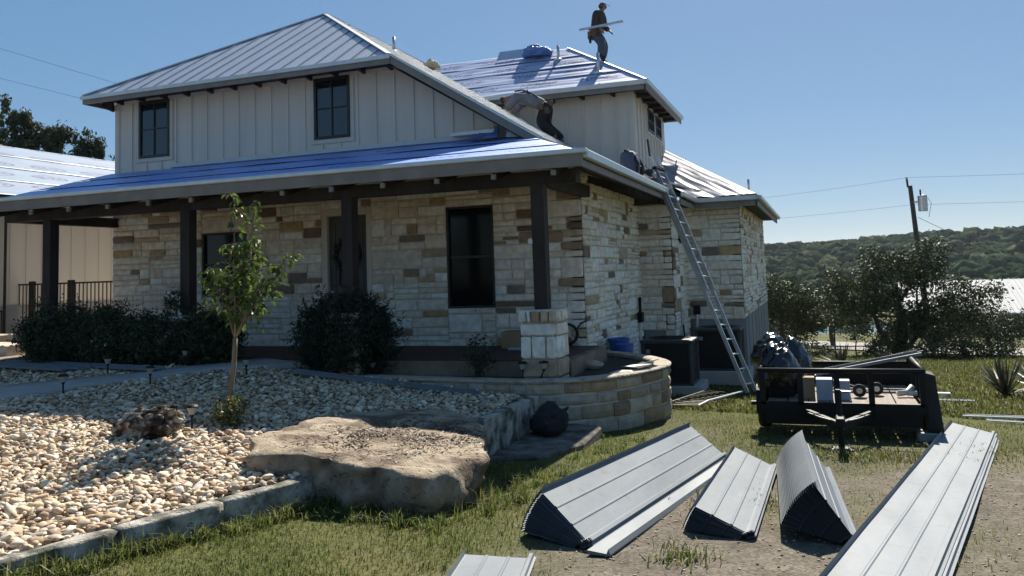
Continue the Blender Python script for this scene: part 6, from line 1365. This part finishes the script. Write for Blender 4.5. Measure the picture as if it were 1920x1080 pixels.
M['leafo2'] = col_mat('yucca_leaf', 'object', rough=.5, bump=0, var=.2, translucent=.1, spec=.4)
yucca('spiky yucca on the lawn beyond the left end of the trailer', .45, 25.4, .85, 34, 1); yucca('low spiky yucca on the lawn behind the middle of the trailer', 1.55, 24.1, .75, 26, 2); yucca('large spiky yucca on the lawn near the right edge', 3.10, 17.8, .85, 46, 3); yucca('spiky yucca cut by the right edge of the frame', 3.78, 18.1, .95, 44, 4)

# ------------------------------------------------------------------ trees beyond the lawn
def tree(name, label, base, trunks, blobs, per, size, pal_, spread, m='leafd', group=None, shell=.4, **kw):
    t = thing(name, label, 'tree', base, group)
    for k, (tp_, r0) in enumerate(trunks):
        pts, rs = limb(base, tp_, r0, r0*.35, 8, .10, k+base[0]); MB().tube(pts, rs, 8).build('trunk', M['bark_dark'], t, smooth=True)
    for k, (c, r_, nc) in enumerate(blobs):
        src = Vector(trunks[k % len(trunks)][0]); pts, rs = limb(Vector(base).lerp(src, .7), c, .05, .012, 6, .12, k); MB().tube(pts, rs, 6).build('branch', M['bark_dark'], t)
    P = clumped(blobs, per, spread, shell); tag(crown('crown', t, P, rng.uniform(.7, 1.3, len(P))*size, pal_, M[m], **kw), kind=None); return t
OL = [(.030, .045, .016), (.044, .062, .022), (.062, .082, .030), (.022, .034, .013)]
GB = GL(2.5, 33.4)
tree('mesquite_tree', 'wide dark spreading tree on the lawn edge in front of the utility pole', (2.45, 33.3, GB), [((1.5, 33.3, .1), .13), ((2.6, 33.4, .6), .15), ((3.6, 33.5, .3), .13), ((4.4, 33.3, -.2), .10)],
     [((1.3, 33.3, .25), (.9, .9, .75), 55), ((2.4, 33.3, .9), (1.1, 1.0, .9), 80), ((3.3, 33.4, 1.25), (1.0, .9, .75), 65), ((4.5, 33.3, .2), (1.1, .9, .75), 60), ((5.2, 33.4, -.45), (.6, .7, .6), 26), ((2.2, 33.2, -.5), (1.3, .9, .7), 70), ((3.7, 33.2, -.7), (1.2, .9, .6), 60), ((.6, 33.3, .8), (.5, .5, .3), 14), ((1.9, 33.3, 1.75), (.35, .35, .4), 8), ((3.9, 33.3, 1.95), (.4, .4, .3), 8), ((5.6, 33.3, .35), (.4, .4, .35), 9), ((.2, 33.3, -.1), (.4, .4, .4), 8), ((3.0, 33.2, -1.3), (1.5, .8, .4), 46)], 44, .125, OL, .20)
tree('live_oak', 'dark tree just right of the house corner beyond the fence', (-1.5, 35.6, GL(-1.5, 35.6)), [((-1.6, 35.6, -.3), .14), ((-.6, 35.6, -.5), .11)],
     [((-2.2, 35.6, .15), (.9, .9, .9), 70), ((-1.3, 35.6, .0), (1.0, .9, .9), 80), ((-.5, 35.7, -.5), (.8, .8, .8), 55), ((-1.4, 35.4, -1.1), (1.3, .8, .6), 60), ((.0, 35.5, .2), (.5, .5, .4), 14)], 44, .125, OL, .20)
tree('live_oak', 'lighter green tree filling the gap between the dark trees', (.4, 41.0, GL(.4, 41)), [((.3, 41, -.8), .12)], [((.2, 41, -.6), (1.1, 1, .9), 60), ((-.9, 41, -.9), (.9, .9, .7), 40), ((1.2, 41, -1.3), (.8, .8, .6), 26)], 40, .16, [(.06, .085, .03), (.085, .11, .04), (.05, .07, .025)], .2)
tree('sapling', 'thin sapling standing in front of the pond', (1.05, 31.2, GL(1.0, 31.2)), [((1.0, 31.2, -.9), .03)], [((1.0, 31.2, -.85), (.32, .3, .5), 18)], 12, .08, OL, .10, shell=.1)
for k, (x, y, rx, rz, lab) in enumerate(((3.4, 30.6, .75, .38, 'low bush at the foot of the spreading tree, right side'), (4.55, 31.0, .55, .32, 'low dark bush right of the spreading tree'), (5.35, 30.6, .45, .25, 'smallest low bush near the road, right of the others'), (1.75, 31.6, .5, .3, 'low bush at the foot of the spreading tree, left side'), (-.5, 31.5, .8, .28, 'low weeds along the wire fence beside the house'))):
    shrub('roadside_bush', lab, (x, y, GL(x, y)+rz*.8), (rx, .5, rz), 46, 22, .10, OL, .12, stems=4)
tree('roadside_tree', 'dark tree in front of the barn wall', (6.6, 40.5, GL(6.6, 40.5)), [((6.6, 40.5, -1.0), .12)], [((5.6, 40.5, -1.2), (1.1, .9, .8), 55), ((7.0, 40.5, -1.4), (1.2, .9, .8), 50), ((6.3, 40.4, -2.0), (1.8, .8, .7), 50)], 34, .14, OL, .22)
for k, (x, y, top, rx, lab) in enumerate(((-37.2, 28.2, 11.0, 1.9, 'tallest dark cedar at the far left behind the garage'), (-35.2, 29.0, 10.2, 1.6, 'second dark cedar behind the garage, right of the tallest'), (-34.0, 29.5, 9.5, 1.3, 'third cedar behind the garage, left of a gap of sky'), (-32.8, 30.0, 9.2, 1.3, 'fourth, looser cedar behind the garage roof'), (-31.0, 30.6, 8.2, 1.1, 'small cedar top showing beside the house corner'), (-36.0, 27.2, 9.6, 1.8, 'cedar in front of the tallest one at the frame edge'))):
    t = thing('cedar_tree', lab, 'tree', (x, y, .0), 'cedars behind the garage'); pts, rs = limb((x, y, 0), (x, y, top-.2), .22, .02, 10, .02, k); MB().tube(pts, rs, 8).build('trunk', M['bark_dark'], t)
    blobs = []
    for j in range(11):
        f = j/11; zz = 4.2+(top-4.4)*f; w_ = rx*(1-f)**.75+.12
        for q in range(4 if f < .7 else 2): a = rng.uniform(0, 6.28); blobs.append(((x+math.cos(a)*w_*.55, y+math.sin(a)*w_*.55, zz+rng.uniform(-.2, .2)), (w_*.5, w_*.5, .55), 8))
    for q in range(5): a = rng.uniform(0, 6.28); blobs.append(((x+math.cos(a)*rx*.5, y+math.sin(a)*rx*.4, top-rng.uniform(.3, 1.6)), (.16, .16, .5), 6))
    P = clumped(blobs, 34, .13, .2); crown('crown', t, P, rng.uniform(.7, 1.3, len(P))*.21, [(.030, .045, .020), (.042, .060, .026), (.060, .076, .034)], M['leafd'], aspect=.4, droop=-1.2)

# ------------------------------------------------------------------ pole, wires, barn, wire fence
pl = thing('utility_pole', 'leaning wooden utility pole with a grey transformer', 'utility pole', (5.35, 50.3, -3.0))
PT = Vector((4.90, 49.55, 5.55)); PBs = Vector((5.42, 50.4, -3.2)); MB().tube([PBs, PBs.lerp(PT, .5), PT], [.16, .14, .115], 12).build('shaft', M['bark_dark'], pl, smooth=True)
MB().bar(PT+Vector((-.12, -.12, -.1)), PT+Vector((-.15, -.14, .35)), .10, .10).build('pole_top_pin', M['bark_dark'], pl); MB().lathe([(.05, 0), (.07, .06), (.03, .12)], tuple(PT+Vector((-.16, -.15, .34))), 10).build('insulator', M['steel'], pl)
tc_ = PBs.lerp(PT, .885)+Vector((.50, -.10, 0)); tf_ = MB().lathe([(.20, -.42), (.24, -.40), (.24, .36), (.25, .38), (.22, .44), (.05, .47)], tuple(tc_), 18).build('transformer', M['steel'], pl, smooth=False)
MB().lathe([(.035, 0), (.055, .08), (.035, .16), (.05, .24), (.02, .34)], tuple(tc_+Vector((-.08, 0, .44))), 10).build('bushing', M['blackpaint'], tf_); MB().bar(tc_+Vector((-.5, .05, .1)), tc_+Vector((-.2, 0, .1)), .08, .1).build('bracket', M['steel'], pl)
MB().tube([tc_+Vector((.25, 0, .3)), tc_+Vector((.42, 0, 0)), tc_+Vector((.25, 0, -.75))], .012, 6).build('drop_lead', M['blackpaint'], pl)
def wire(p, q, sag, r_, name, lab, g='overhead wires'):
    p, q = Vector(p), Vector(q); pts = [p.lerp(q, k/16)-Vector((0, 0, sag*4*(k/16)*(1-k/16))) for k in range(17)]; tag(MB().tube(pts, r_, 5).build(name, M['blackpaint']), lab, 'wire', g)
wire((-20.0, 66, 6.6), PT+Vector((-.15, -.15, .44)), .5, .006, 'overhead_wire', 'upper wire running left from the leaning pole'); wire(PT+Vector((-.15, -.15, .44)), (36, 40.5, 5.0), .3, .006, 'overhead_wire', 'upper wire running right from the leaning pole')
wire((-20.0, 66, 5.2), PBs.lerp(PT, .88)+Vector((-.1, -.15, 0)), .4, .006, 'overhead_wire', 'lower wire running left from the leaning pole'); wire(PBs.lerp(PT, .88)+Vector((.1, -.15, 0)), (36, 40.5, 4.0), .3, .006, 'overhead_wire', 'lower wire running right from the leaning pole')
wire(PBs.lerp(PT, .80)+Vector((.2, -.1, 0)), (9.5, 52, 1.6), .05, .012, 'service_drop', 'short service wire dropping right from below the transformer')
wire((-40, 16.1, 15.0), (-12.5, 27.2, 5.0), .1, .005, 'overhead_wire', 'upper of the two thin wires crossing the sky at left'); wire((-40, 16.3, 13.2), (-14, 26.6, 5.2), .1, .005, 'overhead_wire', 'lower of the two thin wires crossing the sky at left')
bn = thing('barn', 'long low barn with glaring ribbed metal roof at the right', 'barn', (14, 66, -5.0)); BE, BR = (62.3, -2.15), (68.4, -.12)
MB().box(5.6, 30, 62.8, 74, -5.6, -2.25).build('wall', M['barnwall'], bn); bs = (BR[1]-BE[1])/(BR[0]-BE[0])
MB().prism([(5.62, 62.85, -2.25), (5.62, 68.4, -.3), (5.62, 73.9, -2.25)], (24, 0, 0)).build('gable', M['barnwall'], bn)
for k in range(28):
    a = 5.3+k*.91; mb = MB().prism([(a+.004, BE[0], BE[1]), (a+.906, BE[0], BE[1]), (a+.906, BR[0], BR[1]), (a+.004, BR[0], BR[1])], (0, 0, -.03))
    for q in range(3): mb.bar((a+.15+q*.303, BE[0], BE[1]+.012), (a+.15+q*.303, BR[0], BR[1]+.012), .05, .045)
    mb.build('roof_panel', M['barnroof'], bn)
MB().prism([(5.3, 68.42, BR[1]-.02), (30.7, 68.42, BR[1]-.02), (30.7, 74.5, BE[1]), (5.3, 74.5, BE[1])], (0, 0, -.03)).build('roof_back', M['barnroof'], bn); MB().box(5.3, 30.7, 62.2, 62.3, BE[1]-.14, BE[1]-.03).build('gutter', M['fascia'], bn)
for x in (9.5, 13.5, 17.5): MB().box(x, x+2.2, 62.74, 62.8, -5.5, -2.9).build('door', M['blackpaint'], bn)
wf = thing('wire_fence', 'thin wire fence with metal posts along the far side of the lawn', 'fence', (.5, 30, -1.7))
FP = [(-3.4, 31.5), (-1.9, 31.8), (.35, 30.4), (2.6, 29.7), (5.0, 29.2), (7.6, 28.7)]
for x, y in FP: MB().bar((x, y, GL(x, y)-.2), (x, y, GL(x, y)+1.15), .045, .045).build('post', M['iron'], wf)
for zz in (.35, .7, 1.05):
    for (a, b2) in zip(FP[:-1], FP[1:]): MB().tube([(a[0], a[1], GL(*a)+zz), (b2[0], b2[1], GL(*b2)+zz)], .003, 5).build('wire', M['iron'], wf)

# trees across the drive behind the viewpoint (they show as reflections in the windows)
rb = []
for k in range(9):
    x_ = -26+k*4.2+rng.uniform(-1, 1); y_ = -21-rng.uniform(0, 5); h_ = rng.uniform(4.5, 7.5)
    rb.append(((x_, y_, h_*.6), (2.3, 2.0, h_*.42), 60)); rb.append(((x_+rng.uniform(-1, 1), y_, 1.2), (2.0, 1.5, 1.0), 22))
P = clumped(rb, 16, .35, .4); V, F, CC = leaf_quads(P, rng.uniform(.7, 1.3, len(P))*.42, pick(OL, len(P)))
tag(link('far_trees', np_mesh('far_trees', V, F, CC), M['leafd']), 'row of trees across the drive, seen reflected in the tall porch window', 'trees', kind='stuff')
# dead leaves and twigs blown over the gravel
x_, y_ = pebble_points(3.2, 10.8, 5, 77); P = np.stack([x_, y_, gz(x_, y_)+.045], 1); n = len(P); V, F, CC = leaf_quads(P, rng.uniform(.03, .07, n), np.array([(.20, .12, .06), (.13, .085, .05), (.27, .19, .11)])[rng.integers(0, 3, n)], flat=.9)
tag(link('fallen_leaves', np_mesh('fallen_leaves', V, F, CC), M['leafd'], bed), kind='stuff')
# ------------------------------------------------------------------ grass
def blades(x, y, z, h, cols, wd=.0035, lean=.45):
    n = len(x); a = rng.uniform(0, 6.28, n); b2 = rng.uniform(0, 6.28, n); ln = np.abs(rng.normal(0, lean, n)); W = wd*rng.uniform(.7, 1.5, n)
    s = np.stack([np.cos(a)*W, np.sin(a)*W, np.zeros(n)], 1); d = np.stack([np.cos(b2), np.sin(b2), np.zeros(n)], 1); P = np.stack([x, y, z-.004], 1); H = np.asarray(h)[:, None]
    mid = P+d*(ln*h*.35)[:, None]+np.array([0, 0, .6])*H; tip = P+d*(ln*h*1.15)[:, None]+np.array([0, 0, 1.0])*H*(1-.35*np.clip(ln, 0, 1.4)[:, None])
    V = np.stack([P-s, P+s, mid-s*.8, mid+s*.8, tip], 1).reshape(-1, 3); F = (np.arange(n)*5)[:, None, None]+np.array([[0, 1, 3], [0, 3, 2], [2, 3, 4]])[None]
    cc = np.repeat(cols[:, None, :], 5, axis=1)
    return V, F.reshape(-1, 3), cc.reshape(-1, 3)
def on_lawn(x, y):
    k = x > lerp_tab(y, [(0, -5.8), (2, -5.30), (3.7, -4.84), (6.5, -3.95), (8.5, -3.58), (10.9, -3.55), (11.6, -2.55), (12.3, -2.35), (13.7, -2.4), (14.6, -3.1), (15.3, -3.75), (18.8, -3.75), (18.81, -3.0), (21, -3.0), (21.01, -1.7), (32, -1.7)])
    k &= x < .46*y+1.2
    k &= ~(((x+3.72)/.98)**2+((y-7.3)/1.2)**2 < .60); k &= ~((x < -2.75) & (y > 8.7) & (y < 10.9))
    for Q in ([(-1.40, 3.3), (-1.84, 5.32), (-2.40, 5.28), (-2.0, 3.2)], [(.33, 4.5), (1.98, 12.0), (1.55, 12.4), (-.2, 4.6)], [(-1.38, 5.45), (-.95, 9.4), (-1.75, 9.7), (-2.15, 5.7)], [(-.52, 6.1), (-.5, 8.85), (-1.0, 9.0), (-1.02, 6.2)], [(.12, 6.2), (-.05, 8.8), (-.55, 8.8), (-.42, 6.2)]):
        ins = np.ones(len(x), bool)
        for (a0, b0), (a1, b1) in zip(Q, Q[1:]+Q[:1]): ins &= ((a1-a0)*(y-b0)-(b1-b0)*(x-a0)) > 0
        k &= ~ins
    return k
gp = [(.055, .082, .018), (.085, .115, .024), (.125, .15, .036), (.18, .175, .065), (.26, .225, .125)]
N_ = 230000; y = 3.2+11.5*rng.random(N_)**1.55; x = rng.uniform(-5.8, 7.2, N_); k = on_lawn(x, y) & (rng.random(N_) > dirt_amount(x, y)*1.02) & (rng.random(N_) < .5+.5*np.sin(x*1.9+np.sin(y*1.3)*1.5)*np.sin(y*1.6+x*.7)+.35)
x, y = x[k], y[k]; pt_ = .5+.5*np.sin(x*3.1+np.sin(y*2.3)*2)*np.sin(y*2.7+x); h = (.022+.038*rng.random(len(x)))*(.65+.75*pt_)*np.where(x > -2.3, .72, 1.0)
cols = np.array(gp)[np.clip((rng.normal(1.2, 1.1, len(x))+1.3*dirt_amount(x, y)+.25*(y > 9)*(y-9)*.3).round().astype(int), 0, 4)]*rng.uniform(.8, 1.2, (len(x), 1))
V, F, CC = blades(x, y, lawn_z(x, y), h, cols, .0030)
# taller tufts along the edging, boulder and planter
tx, ty, th_ = [], [], []
for _ in range(330):
    u = rng.random(); 
    if u < .55: f = rng.random(); px_, py_ = -5.0+.98*f+.10+abs(rng.normal(0, .07)), 3.6+2.95*f; hh = rng.uniform(.07, .17)
    elif u < .75: px_, py_ = rng.uniform(-4.0, -2.75), 6.0+rng.uniform(-.25, .25); hh = rng.uniform(.06, .15); px_ += .0
    elif u < .9: px_, py_ = -2.75+rng.normal(0, .12), rng.uniform(6.2, 8.2); hh = rng.uniform(.07, .20)
    else: px_, py_ = rng.uniform(-3.3, -2.0), rng.uniform(9, 11.2); hh = rng.uniform(.05, .12)
    m_ = rng.integers(8, 22); tx += list(px_+rng.normal(0, .03, m_)); ty += list(py_+rng.normal(0, .03, m_)); th_ += list(hh*rng.uniform(.5, 1.2, m_))
tx, ty, th_ = map(np.array, (tx, ty, th_)); V2, F2_, C2 = blades(tx, ty, lawn_z(tx, ty), th_, np.array(gp)[rng.integers(0, 4, len(tx))]*rng.uniform(.85, 1.25, (len(tx), 1)), .0042, .75)
# weeds under the trailer, small tufts on the drive
wx = np.concatenate([rng.normal(.35, .45, 900), rng.normal(-.95, .10, 160), rng.normal(-.75, .2, 300), rng.normal(1.5, .3, 300)]); wy = np.concatenate([rng.normal(10.1, .22, 900), rng.normal(5.62, .12, 160), rng.normal(7.3, .3, 300), rng.normal(10.6, .3, 300)])
V3, F3_, C3 = blades(wx, wy, lawn_z(wx, wy), rng.uniform(.03, .11, len(wx)), np.array(gp)[rng.integers(0, 5, len(wx))]*.9, .005, .8)
N2 = 70000; fy = 14+18*rng.random(N2)**1.3; fx = rng.uniform(-3.6, 14, N2); k = on_lawn(fx, fy); fx, fy = fx[k], fy[k]
V4, F4_, C4 = blades(fx, fy, lawn_z(fx, fy), rng.uniform(.05, .12, len(fx)), np.array([(.085, .10, .025), (.11, .12, .034), (.15, .145, .052), (.07, .088, .022)])[rng.integers(0, 4, len(fx))], .010, .5)
VV = np.concatenate([V, V2, V3, V4]); FF = np.concatenate([F, F2_+len(V), F3_+len(V)+len(V2), F4_+len(V)+len(V2)+len(V3)]); CCC = np.concatenate([CC, C2, C3, C4])
tag(link('grass', np_mesh('grass', VV, FF, CCC), M['grass']), 'short patchy green grass covering the lawn', 'grass', kind='stuff')

# ------------------------------------------------------------------ air between here and the ridge
hz_ = MB().box(-950, 1000, -70, 2600, -12, 42).build('haze', None); hm = bpy.data.materials.new('haze'); hm.use_nodes = True; t = hm.node_tree
for n_ in list(t.nodes):
    if n_.type == 'BSDF_PRINCIPLED': t.nodes.remove(n_)
pv = t.nodes.new('ShaderNodeVolumePrincipled'); pv.inputs['Color'].default_value = (.78, .88, 1, 1); pv.inputs['Density'].default_value = .00009; pv.inputs['Anisotropy'].default_value = .3
t.links.new(pv.outputs[0], t.nodes['Material Output'].inputs['Volume']); hz_.data.materials.append(hm); tag(hz_, 'thin summer haze in the air over the whole scene', 'haze', kind='stuff')
